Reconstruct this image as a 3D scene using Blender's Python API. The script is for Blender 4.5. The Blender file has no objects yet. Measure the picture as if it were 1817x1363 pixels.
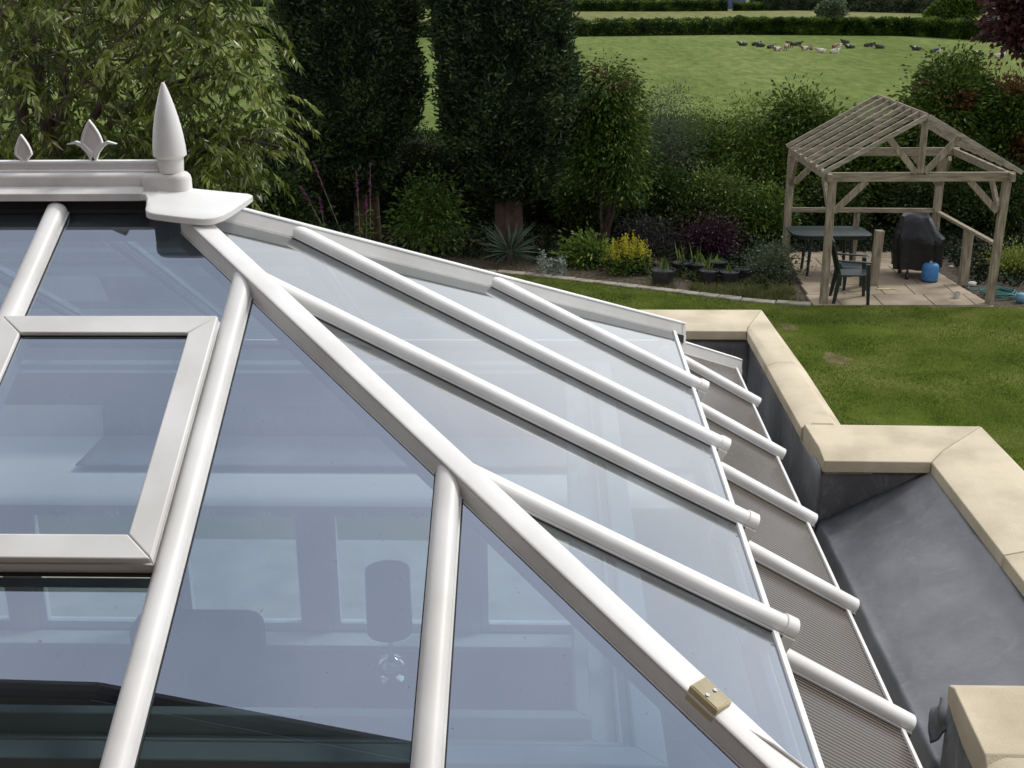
import bpy, bmesh, math, random
import numpy as np
from mathutils import Vector, Matrix
R = math.radians
random.seed(7); rng = np.random.default_rng(11)
SC = bpy.context.scene
COL = bpy.context.collection
# ------------------------------------------------------------------ camera frame
CZ = 4.75
F_, PI_, YA_, RO_ = 2167.93, .328136, .0341376, -.00887712
cp, sp, cy, sy = math.cos(PI_), math.sin(PI_), math.cos(YA_), math.sin(YA_)
FW = np.array([-sy*cp, cy*cp, -sp]); RT = np.array([cy, sy, 0.]); UP = np.cross(RT, FW)
RT, UP = math.cos(RO_)*RT + math.sin(RO_)*UP, -math.sin(RO_)*RT + math.cos(RO_)*UP
CAMP = np.array([0, 0, CZ])
def ray(px, py): return FW + RT*(px-908.5)/F_ - UP*(py-681.5)/F_
def atY(px, py, Y):
    d = ray(px, py); return CAMP + d*Y/d[1]
def atZ(px, py, Z=0.):
    d = ray(px, py); return CAMP + d*(Z-CZ)/d[2]

# ------------------------------------------------------------------ materials
def nodes(m):
    m.use_nodes = True; return m.node_tree.nodes, m.node_tree.links
def mat(name, c1, c2=None, rough=.5, scale=8, spec=.5, metal=0, bump=0, bscale=40, detail=4, stretch=(1,1,1), coat=0, lo=.35, hi=.65, rough2=None):
    m = bpy.data.materials.new(name); N, L = nodes(m)
    b = N['Principled BSDF']; b.inputs['Roughness'].default_value = rough
    b.inputs['Metallic'].default_value = metal
    b.inputs['Specular IOR Level'].default_value = spec
    b.inputs['Coat Weight'].default_value = coat
    tc = N.new('ShaderNodeTexCoord'); mp = N.new('ShaderNodeMapping'); mp.inputs['Scale'].default_value = stretch
    L.new(tc.outputs['Object'], mp.inputs[0])
    if c2 is None: b.inputs['Base Color'].default_value = (*c1, 1)
    else:
        n = N.new('ShaderNodeTexNoise'); n.inputs['Scale'].default_value = scale; n.inputs['Detail'].default_value = detail
        L.new(mp.outputs[0], n.inputs['Vector'])
        r = N.new('ShaderNodeValToRGB'); r.color_ramp.elements[0].position = lo; r.color_ramp.elements[1].position = hi
        r.color_ramp.elements[0].color = (*c1, 1); r.color_ramp.elements[1].color = (*c2, 1)
        L.new(n.outputs['Fac'], r.inputs[0]); L.new(r.outputs[0], b.inputs['Base Color'])
        if rough2 is not None:
            mr = N.new('ShaderNodeMapRange'); mr.inputs['From Min'].default_value = lo; mr.inputs['From Max'].default_value = hi
            mr.inputs['To Min'].default_value = rough; mr.inputs['To Max'].default_value = rough2
            L.new(n.outputs['Fac'], mr.inputs[0]); L.new(mr.outputs[0], b.inputs['Roughness'])
    if bump:
        n2 = N.new('ShaderNodeTexNoise'); n2.inputs['Scale'].default_value = bscale; n2.inputs['Detail'].default_value = 5
        L.new(mp.outputs[0], n2.inputs['Vector'])
        bp = N.new('ShaderNodeBump'); bp.inputs['Strength'].default_value = bump; bp.inputs['Distance'].default_value = .02
        L.new(n2.outputs['Fac'], bp.inputs['Height']); L.new(bp.outputs[0], b.inputs['Normal'])
    return m
def leafmat(name, cols, rough=.45, trans=.25, spec=.14):
    m = bpy.data.materials.new(name); N, L = nodes(m); b = N['Principled BSDF']
    a = N.new('ShaderNodeAttribute'); a.attribute_name = 'v'
    r = N.new('ShaderNodeValToRGB'); e = r.color_ramp.elements
    e[0].color = (*cols[0], 1); e[1].color = (*cols[-1], 1)
    for i, c in enumerate(cols[1:-1]):
        x = e.new((i+1)/(len(cols)-1)); x.color = (*c, 1)
    L.new(a.outputs['Fac'], r.inputs[0]); L.new(r.outputs[0], b.inputs['Base Color'])
    b.inputs['Roughness'].default_value = rough; b.inputs['Specular IOR Level'].default_value = spec
    t = N.new('ShaderNodeBsdfTranslucent'); L.new(r.outputs[0], t.inputs[0])
    mx = N.new('ShaderNodeMixShader'); mx.inputs[0].default_value = trans
    L.new(b.outputs[0], mx.inputs[1]); L.new(t.outputs[0], mx.inputs[2])
    L.new(mx.outputs[0], N['Material Output'].inputs[0])
    return m
def glassmat(name, tint, ior, base=.0, rough=.0, dirt=.04):
    m = bpy.data.materials.new(name); N, L = nodes(m); N.remove(N['Principled BSDF'])
    fr = N.new('ShaderNodeFresnel'); ge = N.new('ShaderNodeNewGeometry'); io = N.new('ShaderNodeMapRange')
    io.inputs['To Min'].default_value = ior; io.inputs['To Max'].default_value = 1/ior   # same Fresnel curve from both sides of the thin pane
    L.new(ge.outputs['Backfacing'], io.inputs[0]); L.new(io.outputs[0], fr.inputs['IOR'])
    ad = N.new('ShaderNodeMath'); ad.operation = 'MULTIPLY_ADD'; ad.inputs[1].default_value = 1.06 if base else 1; ad.inputs[2].default_value = base; ad.use_clamp = True
    L.new(fr.outputs[0], ad.inputs[0])
    tr = N.new('ShaderNodeBsdfTransparent'); tr.inputs[0].default_value = (*tint, 1)
    gl = N.new('ShaderNodeBsdfGlossy'); gl.inputs['Roughness'].default_value = rough; gl.inputs['Color'].default_value = (.80, .89, 1, 1)
    gc = N.new('ShaderNodeMixRGB'); gc.inputs[1].default_value = (.66,.78,1,1); gc.inputs[2].default_value = (.97,.985,.99,1); gm = N.new('ShaderNodeMapRange'); gm.inputs['From Min'].default_value = .27; gm.inputs['From Max'].default_value = .42
    L.new(ad.outputs[0], gm.inputs[0]); L.new(gm.outputs[0], gc.inputs[0]); L.new(gc.outputs[0], gl.inputs['Color'])
    mx = N.new('ShaderNodeMixShader'); L.new(ad.outputs[0], mx.inputs[0]); L.new(tr.outputs[0], mx.inputs[1]); L.new(gl.outputs[0], mx.inputs[2])
    # thin film of rain dirt, speckled
    tc = N.new('ShaderNodeTexCoord'); n1 = N.new('ShaderNodeTexNoise'); n1.inputs['Scale'].default_value = 2.2; n1.inputs['Detail'].default_value = 6
    n2 = N.new('ShaderNodeTexNoise'); n2.inputs['Scale'].default_value = 95; n2.inputs['Detail'].default_value = 1
    L.new(tc.outputs['Object'], n1.inputs['Vector']); L.new(tc.outputs['Object'], n2.inputs['Vector'])
    g = N.new('ShaderNodeMapRange'); g.inputs['From Min'].default_value = .765; g.inputs['From Max'].default_value = .82
    g.inputs['To Max'].default_value = .5; L.new(n2.outputs['Fac'], g.inputs[0])
    h = N.new('ShaderNodeMath'); h.operation = 'MULTIPLY_ADD'; h.inputs[1].default_value = dirt*2; L.new(n1.outputs['Fac'], h.inputs[0]); L.new(g.outputs[0], h.inputs[2])
    df = N.new('ShaderNodeBsdfDiffuse'); df.inputs[0].default_value = (.12, .12, .12, 1)
    m2 = N.new('ShaderNodeMixShader'); L.new(h.outputs[0], m2.inputs[0]); L.new(mx.outputs[0], m2.inputs[1]); L.new(df.outputs[0], m2.inputs[2])
    L.new(m2.outputs[0], N['Material Output'].inputs[0])
    return m
M = {}
M['upvc'] = mat('white_upvc', (.66,.65,.62), (.79,.785,.765), .42, 4, detail=8, bump=.02, bscale=300)
M['upvc_dirty'] = mat('white_upvc_weathered', (.50,.47,.42), (.76,.75,.73), .45, 5, detail=8, lo=.2, hi=.5)
M['gasket'] = mat('black_rubber_gasket', (.015,.016,.018), None, .6)
M['glass'] = glassmat('blue_tinted_roof_glass', (.36,.44,.50), 2.3, .13)
M['glass_under'] = glassmat('roof_glass_underside', (.93,.96,.97), 1.02, 0, dirt=0)
M['glass_edge'] = mat('green_glass_edge', (.04,.09,.09), None, .15)
M['clear'] = glassmat('clear_window_glass', (.9,.95,.93), 1.5, 0, dirt=.01)
M['wood_in'] = mat('cream_interior_paint', (.62,.61,.55), (.68,.67,.62), .6, 2)
M['sage'] = mat('pale_sage_ring_beam', (.62,.61,.52), (.68,.67,.58), .5, 2)
M['floor'] = mat('cream_floor_tiles', (.45,.42,.36), (.55,.52,.46), .4, 3)
M['dark_fab'] = mat('slate_fabric', (.025,.03,.05), (.045,.05,.08), .9, 30, bump=.2)
M['shade'] = mat('grey_lamp_shade_fabric', (.09,.09,.13), (.11,.11,.15), .8, 40)
M['chrome'] = mat('polished_chrome', (.8,.8,.82), None, .08, metal=1)
M['beige'] = mat('beige_sensor_plastic', (.50,.42,.22), (.58,.49,.27), .4, 20)
M['sens_face'] = mat('grey_gold_sensor_face', (.16,.14,.08), (.20,.17,.10), .35, 30, metal=.3)
M['stone'] = mat('buff_coping_stone', (.41,.345,.235), (.61,.53,.385), .85, 4.2, bump=.3, bscale=260, detail=14, lo=.28, hi=.62)
M['mortar'] = mat('grey_mortar', (.30,.27,.2), (.42,.38,.29), .9, 20)
M['brick'] = mat('buff_brickwork', (.36,.27,.17), (.46,.36,.24), .9, 6, bump=.3)
M['soil'] = mat('garden_soil', (.035,.025,.017), (.085,.063,.043), .95, 14, bump=.9, bscale=30, detail=10)
M['timber'] = mat('weathered_timber', (.14,.11,.072), (.34,.285,.205), .85, 7, bump=.3, bscale=60, stretch=(4,4,.6), detail=8, lo=.3, hi=.7)
M['timber_h'] = mat('weathered_timber_rafter', (.17,.14,.10), (.38,.335,.26), .85, 7, bump=.3, bscale=60, stretch=(.6,4,4), detail=8, lo=.3, hi=.7)
M['timber_x'] = mat('weathered_timber_along_x', (.15,.12,.08), (.35,.295,.215), .85, 7, bump=.3, bscale=60, stretch=(.5,4,4), detail=8, lo=.3, hi=.7)
M['timber_y'] = mat('weathered_timber_along_y', (.15,.12,.08), (.35,.295,.215), .85, 7, bump=.3, bscale=60, stretch=(4,.5,4), detail=8, lo=.3, hi=.7)
M['slab'] = mat('sandstone_slab', (.20,.155,.105), (.36,.29,.20), .8, 2.2, bump=.2, bscale=60, detail=9, lo=.3, hi=.7)
M['kerb'] = mat('pale_edging_stone', (.17,.155,.115), (.31,.285,.22), .9, 7, bump=.4, bscale=60)
M['bark'] = mat('brown_bark', (.035,.022,.015), (.10,.07,.05), .9, 14, bump=.6, stretch=(3,3,.5))
M['bark_red'] = mat('red_brown_bark', (.035,.018,.012), (.085,.045,.028), .9, 14, bump=.6, stretch=(4,4,.4))
M['bark_pale'] = mat('pale_bark', (.12,.10,.08), (.22,.19,.15), .9, 14, bump=.4)
M['pot'] = mat('black_plastic_pot', (.012,.012,.013), (.025,.025,.026), .45, 12)
M['green_pl'] = mat('dark_green_plastic', (.006,.014,.011), (.010,.020,.016), .4, 10)
M['table_pl'] = mat('dark_green_table_top', (.010,.019,.016), (.016,.027,.023), .4, 5)
M['cover'] = mat('black_pvc_cover', (.008,.008,.010), (.014,.014,.017), .36, 6, spec=.35, bump=1.0, bscale=7)
M['gasblue'] = mat('blue_gas_bottle_paint', (.03,.15,.36), (.05,.19,.42), .45, 10)
M['hose'] = mat('teal_hose_plastic', (.02,.12,.10), (.03,.16,.14), .4, 20)
M['paleblue'] = mat('pale_blue_plastic', (.12,.25,.34), None, .4)
M['pebble'] = mat('pale_stone', (.35,.34,.31), (.5,.49,.46), .8, 30)
M['darkwheel'] = mat('dark_wheel_rubber', (.02,.02,.02), None, .6)
M['fox'] = leafmat('magenta_flower', [(.14,.03,.10),(.26,.06,.19)])
M['yel'] = leafmat('yellow_flower', [(.30,.27,.02),(.52,.48,.05)])
M['core'] = mat('painted_shade_core', (.010,.014,.008), (.02,.026,.014), 1, 8)  # opaque hull inside foliage, interior shade painted into its near-black colour
M['soffit'] = mat('brown_soffit_board', (.09,.07,.052), (.13,.10,.08), .7, 10, stretch=(1,12,1))
M['fascia'] = mat('weathered_purple_brown_fascia', (.13,.11,.12), (.18,.15,.16), .7, 5)
M['render'] = mat('cream_house_render', (.5,.45,.36), (.56,.51,.42), .9, 5)
M['redbrick'] = mat('red_brown_house_brick', (.10,.055,.04), (.17,.10,.07), .9, 5)
M['roof_tile'] = mat('dark_roof_tile', (.05,.045,.045), (.09,.08,.08), .8, 20)
M['barnblue'] = mat('blue_shed_cladding', (.04,.06,.16), (.06,.08,.2), .6, 3)
M['barnbrown'] = mat('brown_barn_wall', (.09,.06,.05), (.14,.10,.085), .9, 2)
M['white_petal'] = leafmat('white_flower', [(.5,.5,.45),(.65,.65,.6)])
LF = dict(
 cherry=leafmat('cherry_leaf', [(.024,.040,.006),(.078,.108,.014),(.185,.225,.036),(.36,.39,.15)], .27, .3, .4),
 conifer=leafmat('conifer_leaf', [(.009,.016,.007),(.022,.038,.013),(.060,.085,.026)], .6, .1, .3),
 green=leafmat('shrub_leaf', [(.018,.038,.007),(.055,.095,.016),(.17,.23,.045)], .4, .25),
 bright=leafmat('light_green_leaf', [(.035,.065,.012),(.10,.155,.028),(.25,.32,.07)], .4, .3),
 grey=leafmat('grey_green_leaf', [(.035,.055,.026),(.085,.115,.058),(.22,.26,.16)], .5, .25),
 silver=leafmat('silver_leaf', [(.13,.15,.12),(.22,.25,.21),(.33,.36,.32)], .6, .2),
 red=leafmat('red_brown_leaf', [(.05,.030,.012),(.12,.055,.024),(.10,.095,.028)], .4, .25),
 purple=leafmat('purple_leaf', [(.016,.008,.012),(.034,.014,.024),(.06,.028,.042)], .4, .2,.12),
 copper=leafmat('copper_leaf', [(.030,.012,.014),(.065,.024,.026),(.11,.05,.05)], .4, .25),
 darkp=leafmat('dusky_purple_leaf', [(.018,.018,.018),(.035,.032,.034),(.055,.055,.05)], .5, .2,.12),
 varieg=leafmat('variegated_leaf', [(.025,.05,.010),(.08,.125,.024),(.26,.28,.09)], .4, .25),
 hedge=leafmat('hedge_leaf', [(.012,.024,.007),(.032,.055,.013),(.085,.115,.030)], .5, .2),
 shade_cover=leafmat('shade_cover_leaf', [(.008,.014,.006),(.014,.024,.009),(.028,.042,.015)], .6, .1, .15),
 grass=leafmat('grass_blade', [(.055,.086,.014),(.120,.155,.028),(.235,.245,.075)], .5, .3),
 drygrass=leafmat('straw_grass_blade', [(.08,.10,.03),(.13,.14,.05),(.20,.19,.09)], .6, .3),
 yucca=leafmat('yucca_leaf', [(.05,.08,.055),(.09,.13,.09)], .45, .1),
 lime=leafmat('yellow_green_leaf', [(.14,.17,.03),(.24,.28,.05)], .5, .3),
)
def lead_mat(lo=.54, hi=.80, k=.45):
    m = mat('weathered_lead', (.15,.153,.162), (.26,.263,.272), .42, 2.5, spec=.4, bump=.6, bscale=5, detail=10, rough2=.6)
    N, L = m.node_tree.nodes, m.node_tree.links; b = N['Principled BSDF']; b.inputs['Metallic'].default_value = .35
    src = b.inputs['Base Color'].links[0].from_socket
    tc = N.new('ShaderNodeTexCoord'); mp = N.new('ShaderNodeMapping'); mp.inputs['Scale'].default_value = (2.2, 3.2, .9); mp.inputs['Rotation'].default_value = (.5, .2, .3)
    L.new(tc.outputs['Object'], mp.inputs[0])
    n = N.new('ShaderNodeTexNoise'); n.inputs['Scale'].default_value = 4; n.inputs['Detail'].default_value = 12; n.inputs['Roughness'].default_value = .7; n.inputs['Distortion'].default_value = 1.5
    L.new(mp.outputs[0], n.inputs['Vector'])
    r = N.new('ShaderNodeMapRange'); r.inputs['From Min'].default_value = lo; r.inputs['From Max'].default_value = hi; r.inputs['To Max'].default_value = k
    L.new(n.outputs['Fac'], r.inputs[0])
    mx = N.new('ShaderNodeMixRGB'); mx.inputs[2].default_value = (.36,.37,.39,1)
    L.new(r.outputs[0], mx.inputs[0]); L.new(src, mx.inputs[1]); L.new(mx.outputs[0], b.inputs['Base Color'])
    return m
M['lead'] = lead_mat(); M['lead_up'] = lead_mat(.48, .70, .75)
def poly_mat():
    m = mat('bronze_multiwall_polycarbonate', (.03,.026,.023), None, .22, spec=.22)
    N, L = m.node_tree.nodes, m.node_tree.links; b = N['Principled BSDF']
    tc = N.new('ShaderNodeTexCoord'); w = N.new('ShaderNodeTexWave'); w.wave_type = 'BANDS'; w.bands_direction = 'Y'; w.inputs['Scale'].default_value = 18.5
    L.new(tc.outputs['Object'], w.inputs['Vector'])
    r = N.new('ShaderNodeValToRGB'); r.color_ramp.elements[0].color = (.012,.010,.008,1); r.color_ramp.elements[1].color = (.17,.14,.11,1)
    r.color_ramp.elements[0].position = .35; r.color_ramp.elements[1].position = .85
    L.new(w.outputs['Fac'], r.inputs[0])
    n = N.new('ShaderNodeTexNoise'); n.inputs['Scale'].default_value = 2.2; L.new(tc.outputs['Object'], n.inputs['Vector'])
    mx = N.new('ShaderNodeMixRGB'); mx.inputs[2].default_value = (.040,.034,.029,1)  # soft noise patches paint reflections into the sheet colour
    q = N.new('ShaderNodeMapRange'); q.inputs['To Min'].default_value = .15; q.inputs['To Max'].default_value = .35; L.new(n.outputs['Fac'], q.inputs[0])
    L.new(q.outputs[0], mx.inputs[0]); L.new(r.outputs[0], mx.inputs[1]); L.new(mx.outputs[0], b.inputs['Base Color'])
    bp = N.new('ShaderNodeBump'); bp.inputs['Strength'].default_value = .1; bp.inputs['Distance'].default_value = .002
    L.new(w.outputs['Fac'], bp.inputs['Height']); L.new(bp.outputs[0], b.inputs['Normal'])
    return m
M['poly'] = poly_mat()
def ground_mat(name, a, b_, c, s1, s2, bump=.5, stretch=(1,1,1), bd=.03):
    m = bpy.data.materials.new(name); N, L = nodes(m); b = N['Principled BSDF']; b.inputs['Roughness'].default_value = .9; b.inputs['Specular IOR Level'].default_value = .0
    tc = N.new('ShaderNodeTexCoord'); mp = N.new('ShaderNodeMapping'); mp.inputs['Scale'].default_value = stretch; L.new(tc.outputs['Object'], mp.inputs[0])
    n1 = N.new('ShaderNodeTexNoise'); n1.inputs['Scale'].default_value = s1; n1.inputs['Detail'].default_value = 5; n1.inputs['Roughness'].default_value = .6
    n2 = N.new('ShaderNodeTexNoise'); n2.inputs['Scale'].default_value = s2; n2.inputs['Detail'].default_value = 6; n2.inputs['Roughness'].default_value = .7
    for n in (n1, n2): L.new(mp.outputs[0], n.inputs['Vector'])
    r = N.new('ShaderNodeValToRGB'); e = r.color_ramp.elements; e[0].position = .3; e[0].color = (*a, 1); e[1].position = .72; e[1].color = (*c, 1)
    x = e.new(.5); x.color = (*b_, 1)
    L.new(n1.outputs['Fac'], r.inputs[0])
    q = N.new('ShaderNodeMapRange'); q.inputs['From Min'].default_value = .25; q.inputs['From Max'].default_value = .75; q.inputs['To Min'].default_value = .65; q.inputs['To Max'].default_value = 1.35
    L.new(n2.outputs['Fac'], q.inputs[0])
    mu = N.new('ShaderNodeVectorMath'); mu.operation = 'SCALE'; L.new(r.outputs[0], mu.inputs[0]); L.new(q.outputs[0], mu.inputs['Scale'])
    L.new(mu.outputs[0], b.inputs['Base Color'])
    bp = N.new('ShaderNodeBump'); bp.inputs['Strength'].default_value = bump; bp.inputs['Distance'].default_value = bd
    L.new(n2.outputs['Fac'], bp.inputs['Height']); L.new(bp.outputs[0], b.inputs['Normal'])
    return m
M['lawn'] = ground_mat('mown_lawn', (.052,.078,.012), (.088,.118,.020), (.15,.165,.048), .9, 45, .8)
M['terr'] = mat('pale_terrace_paving', (.27,.26,.225), (.38,.365,.315), .8, 3)
M['bare'] = ground_mat('dry_bare_soil', (.075,.08,.025), (.12,.11,.05), (.18,.15,.09), 5, 40, .6)
M['field'] = ground_mat('pasture_grass', (.088,.118,.036), (.124,.156,.050), (.168,.195,.072), .05, .8, 1.0, (1,.3,1), .35)
M['rough'] = ground_mat('rough_meadow', (.12,.13,.05), (.155,.16,.068), (.19,.185,.09), .05, .5, .3, (1,.3,1), .3)

# ------------------------------------------------------------------ mesh helpers
class MB:
    def __init__(s): s.v = []; s.f = []; s.m = []
    def add(s, vs, fs, mi=0):
        o = len(s.v); s.v += [tuple(map(float, p)) for p in vs]
        s.f += [tuple(i+o for i in f) for f in fs]; s.m += [mi]*len(fs); return s
    def box(s, a, b, mi=0):
        x0,y0,z0 = a; x1,y1,z1 = b
        return s.add([(x0,y0,z0),(x1,y0,z0),(x1,y1,z0),(x0,y1,z0),(x0,y0,z1),(x1,y0,z1),(x1,y1,z1),(x0,y1,z1)],
            [(0,3,2,1),(4,5,6,7),(0,1,5,4),(1,2,6,5),(2,3,7,6),(3,0,4,7)], mi)
    def beam(s, a, b, w, h, up=(0,0,1), mi=0):
        a, b = Vector(a), Vector(b); d = (b-a).normalized(); u = Vector(up); l = d.cross(u).normalized(); u = l.cross(d)
        return s.sweep(a, b, [(-w/2,-h/2),(w/2,-h/2),(w/2,h/2),(-w/2,h/2)], up, mi)
    def sweep(s, a, b, prof, up=(0,0,1), mi=0, lat=None):
        a, b = Vector(a), Vector(b); d = (b-a).normalized(); u = Vector(up)
        l = Vector(lat) if lat else d.cross(u).normalized()
        u = u if lat else l.cross(d)
        n = len(prof); vs = [p + l*x + u*y for p in (a, b) for x, y in prof]
        fs = [(i, (i+1) % n, n+(i+1) % n, n+i) for i in range(n)] + [tuple(range(n))[::-1], tuple(range(n, 2*n))]
        return s.add(vs, fs, mi)
    def tube(s, pts, rad, n=8, mi=0, cap=True):
        P = [Vector(p) for p in pts]; k = len(P); rs = rad if hasattr(rad, '__len__') else [rad]*k
        vs = []; ref = Vector((.3,.2,1)).normalized()
        for i, p in enumerate(P):
            d = (P[min(i+1,k-1)] - P[max(i-1,0)]).normalized()
            r = ref if abs(d.dot(ref)) < .95 else Vector((1,0,0))
            a = d.cross(r).normalized(); b = d.cross(a)
            vs += [p + a*math.cos(t)*rs[i] + b*math.sin(t)*rs[i] for t in [2*math.pi*j/n for j in range(n)]]
        fs = [(i*n+j, i*n+(j+1) % n, (i+1)*n+(j+1) % n, (i+1)*n+j) for i in range(k-1) for j in range(n)]
        if cap: fs += [tuple(range(n))[::-1], tuple(range((k-1)*n, k*n))]
        return s.add(vs, fs, mi)
    def lathe(s, prof, c=(0,0,0), n=24, mi=0, sx=1, sy=1):
        k = len(prof); vs = [(c[0]+r*sx*math.cos(2*math.pi*j/n), c[1]+r*sy*math.sin(2*math.pi*j/n), c[2]+z) for r, z in prof for j in range(n)]
        fs = [(i*n+j, i*n+(j+1) % n, (i+1)*n+(j+1) % n, (i+1)*n+j) for i in range(k-1) for j in range(n)]
        fs += [tuple(range(n))[::-1], tuple(range((k-1)*n, k*n))]
        return s.add(vs, fs, mi)
    def prism(s, poly, z0, z1, mi=0):
        """poly xy list (ccw); z0, z1 numbers or functions of (x, y)"""
        f0 = z0 if callable(z0) else (lambda x, y: z0); f1 = z1 if callable(z1) else (lambda x, y: z1)
        n = len(poly); vs = [(x, y, f0(x, y)) for x, y in poly] + [(x, y, f1(x, y)) for x, y in poly]
        fs = [tuple(range(n))[::-1], tuple(range(n, 2*n))] + [(i, (i+1) % n, n+(i+1) % n, n+i) for i in range(n)]
        return s.add(vs, fs, mi)
    def build(s, name, mats, parent=None, smooth=False, bevel=0, origin=None, segs=2, angle=35):
        me = bpy.data.meshes.new(name)
        vs = np.array(s.v, float)
        o = np.array(origin if origin is not None else (0,0,0), float)
        me.from_pydata((vs-o).tolist(), [], s.f)
        for m in (mats if isinstance(mats, (list, tuple)) else [mats]): me.materials.append(m)
        me.polygons.foreach_set('material_index', s.m)
        bm = bmesh.new(); bm.from_mesh(me); bmesh.ops.recalc_face_normals(bm, faces=bm.faces); bm.to_mesh(me); bm.free()
        if smooth: me.shade_smooth()
        ob = bpy.data.objects.new(name, me); COL.objects.link(ob)
        if parent is not None:
            ob.parent = parent; ob.location = tuple(o - np.array(wloc(parent)))
        else: ob.location = tuple(o)
        if bevel:
            b = ob.modifiers.new('bevel', 'BEVEL'); b.width = bevel; b.segments = segs; b.limit_method = 'ANGLE'; b.angle_limit = R(angle)
            b.harden_normals = False
            if smooth is False: me.shade_smooth(); me.set_sharp_from_angle(angle=R(40))
        elif smooth and smooth != 'all': me.set_sharp_from_angle(angle=R(40))
        return ob
def wloc(o):
    l = Vector(o.location)
    while o.parent: o = o.parent; l += Vector(o.location)
    return l
def tag(o, label, cat, group=None, kind=None):
    if label: o['label'] = label
    if cat: o['category'] = cat
    if group: o['group'] = group
    if kind: o['kind'] = kind
    return o
def thing(name, label, cat, loc=(0,0,0), group=None):
    o = bpy.data.objects.new(name, None); COL.objects.link(o); o.location = loc; o.empty_display_size = .1
    return tag(o, label, cat, group)
def struct(o): o['kind'] = 'structure'; return o
def leaf_mesh(name, P, D, L, W, fold, mats, parent=None, v=None, mi=None, droop=0.):
    """each leaf is a folded blade of two triangles"""
    n = len(P); L = np.broadcast_to(L, n)[:, None]; W = np.broadcast_to(W, n)[:, None]
    D = D/np.linalg.norm(D, axis=1, keepdims=True)
    A = rng.normal(size=(n, 3)); A[:, 2] *= .6; S = np.cross(D, A); S /= np.linalg.norm(S, axis=1, keepdims=True)+1e-9
    Nn = np.cross(S, D)
    mid = P + D*L*.45
    tip = P + D*L; tip[:, 2] -= (droop*L)[:, 0]
    V = np.stack([P, mid+S*W/2+Nn*fold*W, tip, mid-S*W/2+Nn*fold*W], 1).reshape(-1, 3)
    base = np.arange(n)[:, None]*4
    T = np.concatenate([base+np.array([[0,1,2]]), base+np.array([[0,2,3]])], 1).reshape(-1)
    me = bpy.data.meshes.new(name)
    o = np.array(wloc(parent)) if parent is not None else np.zeros(3)
    me.vertices.add(len(V)); me.vertices.foreach_set('co', (V-o).astype(np.float32).ravel())
    nf = 2*n; me.loops.add(3*nf); me.loops.foreach_set('vertex_index', T.astype(np.int32))
    me.polygons.add(nf); me.polygons.foreach_set('loop_start', np.arange(0, 3*nf, 3, dtype=np.int32)); me.polygons.foreach_set('loop_total', np.full(nf, 3, np.int32))
    for m in (mats if isinstance(mats, (list, tuple)) else [mats]): me.materials.append(m)
    if mi is not None: me.polygons.foreach_set('material_index', np.repeat(mi, 2).astype(np.int32))
    me.update(calc_edges=True)
    a = me.attributes.new('v', 'FLOAT', 'FACE'); v = rng.random(n) if v is None else v
    a.data.foreach_set('value', np.repeat(v, 2).astype(np.float32))
    ob = bpy.data.objects.new(name, me); COL.objects.link(ob)
    if parent is not None: ob.parent = parent
    return ob
def blob(c, r, n, power=.33):
    """n points in an ellipsoid, biased to the outside by power"""
    d = rng.normal(size=(n, 3)); d /= np.linalg.norm(d, axis=1, keepdims=True)
    return np.array(c) + d*np.array(r)*(rng.random(n)**power)[:, None], d
def crown(name, ells, clumps, per, cr, L, W, mats, parent, dirf=None, droop=.0, fold=.25, power=.4, v_top=.35, mi_f=None, flat=.7, jitter=.35):
    tot = sum(e[1][0]*e[1][1]*e[1][2] for e in ells); Ps = []; Ds = []; Vs = []; zs = []
    zlo = min(e[0][2]-e[1][2] for e in ells); zhi = max(e[0][2]+e[1][2] for e in ells)
    for c, r in ells:
        k = max(3, int(clumps*r[0]*r[1]*r[2]/tot))
        C, d = blob(c, r, k, power)
        cv = rng.random(k)
        idx = np.repeat(np.arange(k), per)
        off = rng.normal(size=(len(idx), 3))*cr*np.array([1, 1, flat])*(.6+.8*rng.random(k))[idx][:, None]
        Ps.append(C[idx]+off); o = d[idx]*.7+off/cr*.45+rng.normal(size=off.shape)*.35
        if dirf is not None: o = dirf(o)
        Ds.append(o); Vs.append(cv[idx]*.5+rng.random(len(idx))*.5)
    P = np.concatenate(Ps); D = np.concatenate(Ds); v = np.concatenate(Vs)
    v = np.clip(v*1.08, 0, 1)
    n = len(P); l = L*(.65+.7*rng.random(n)); w = W*(.65+.7*rng.random(n))
    mi = mi_f(P, v) if mi_f else None
    return leaf_mesh(name, P, D, l, w, fold, mats, parent, v, mi, droop)
def limb(mb, a, d, ln, r, depth, spread=.5, up=.15, seg=4, n=6):
    a = Vector(a); d = Vector(d).normalized(); pts = [a]; rs = [r]
    for i in range(seg):
        d = (d + Vector((random.gauss(0,.12), random.gauss(0,.12), random.gauss(0,.06)+up*.3))).normalized()
        pts.append(pts[-1]+d*ln/seg); rs.append(r*(1-.55*(i+1)/seg))
    mb.tube(pts, rs, n)
    if depth:
        for k in range(3):
            i = random.randint(max(1, seg//2), seg)
            dd = (d + Vector((random.gauss(0,spread), random.gauss(0,spread), random.gauss(0,spread*.5)+up))).normalized()
            limb(mb, pts[i], dd, ln*.65, rs[i]*.75, depth-1, spread, up, seg, max(4, n-1))

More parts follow.
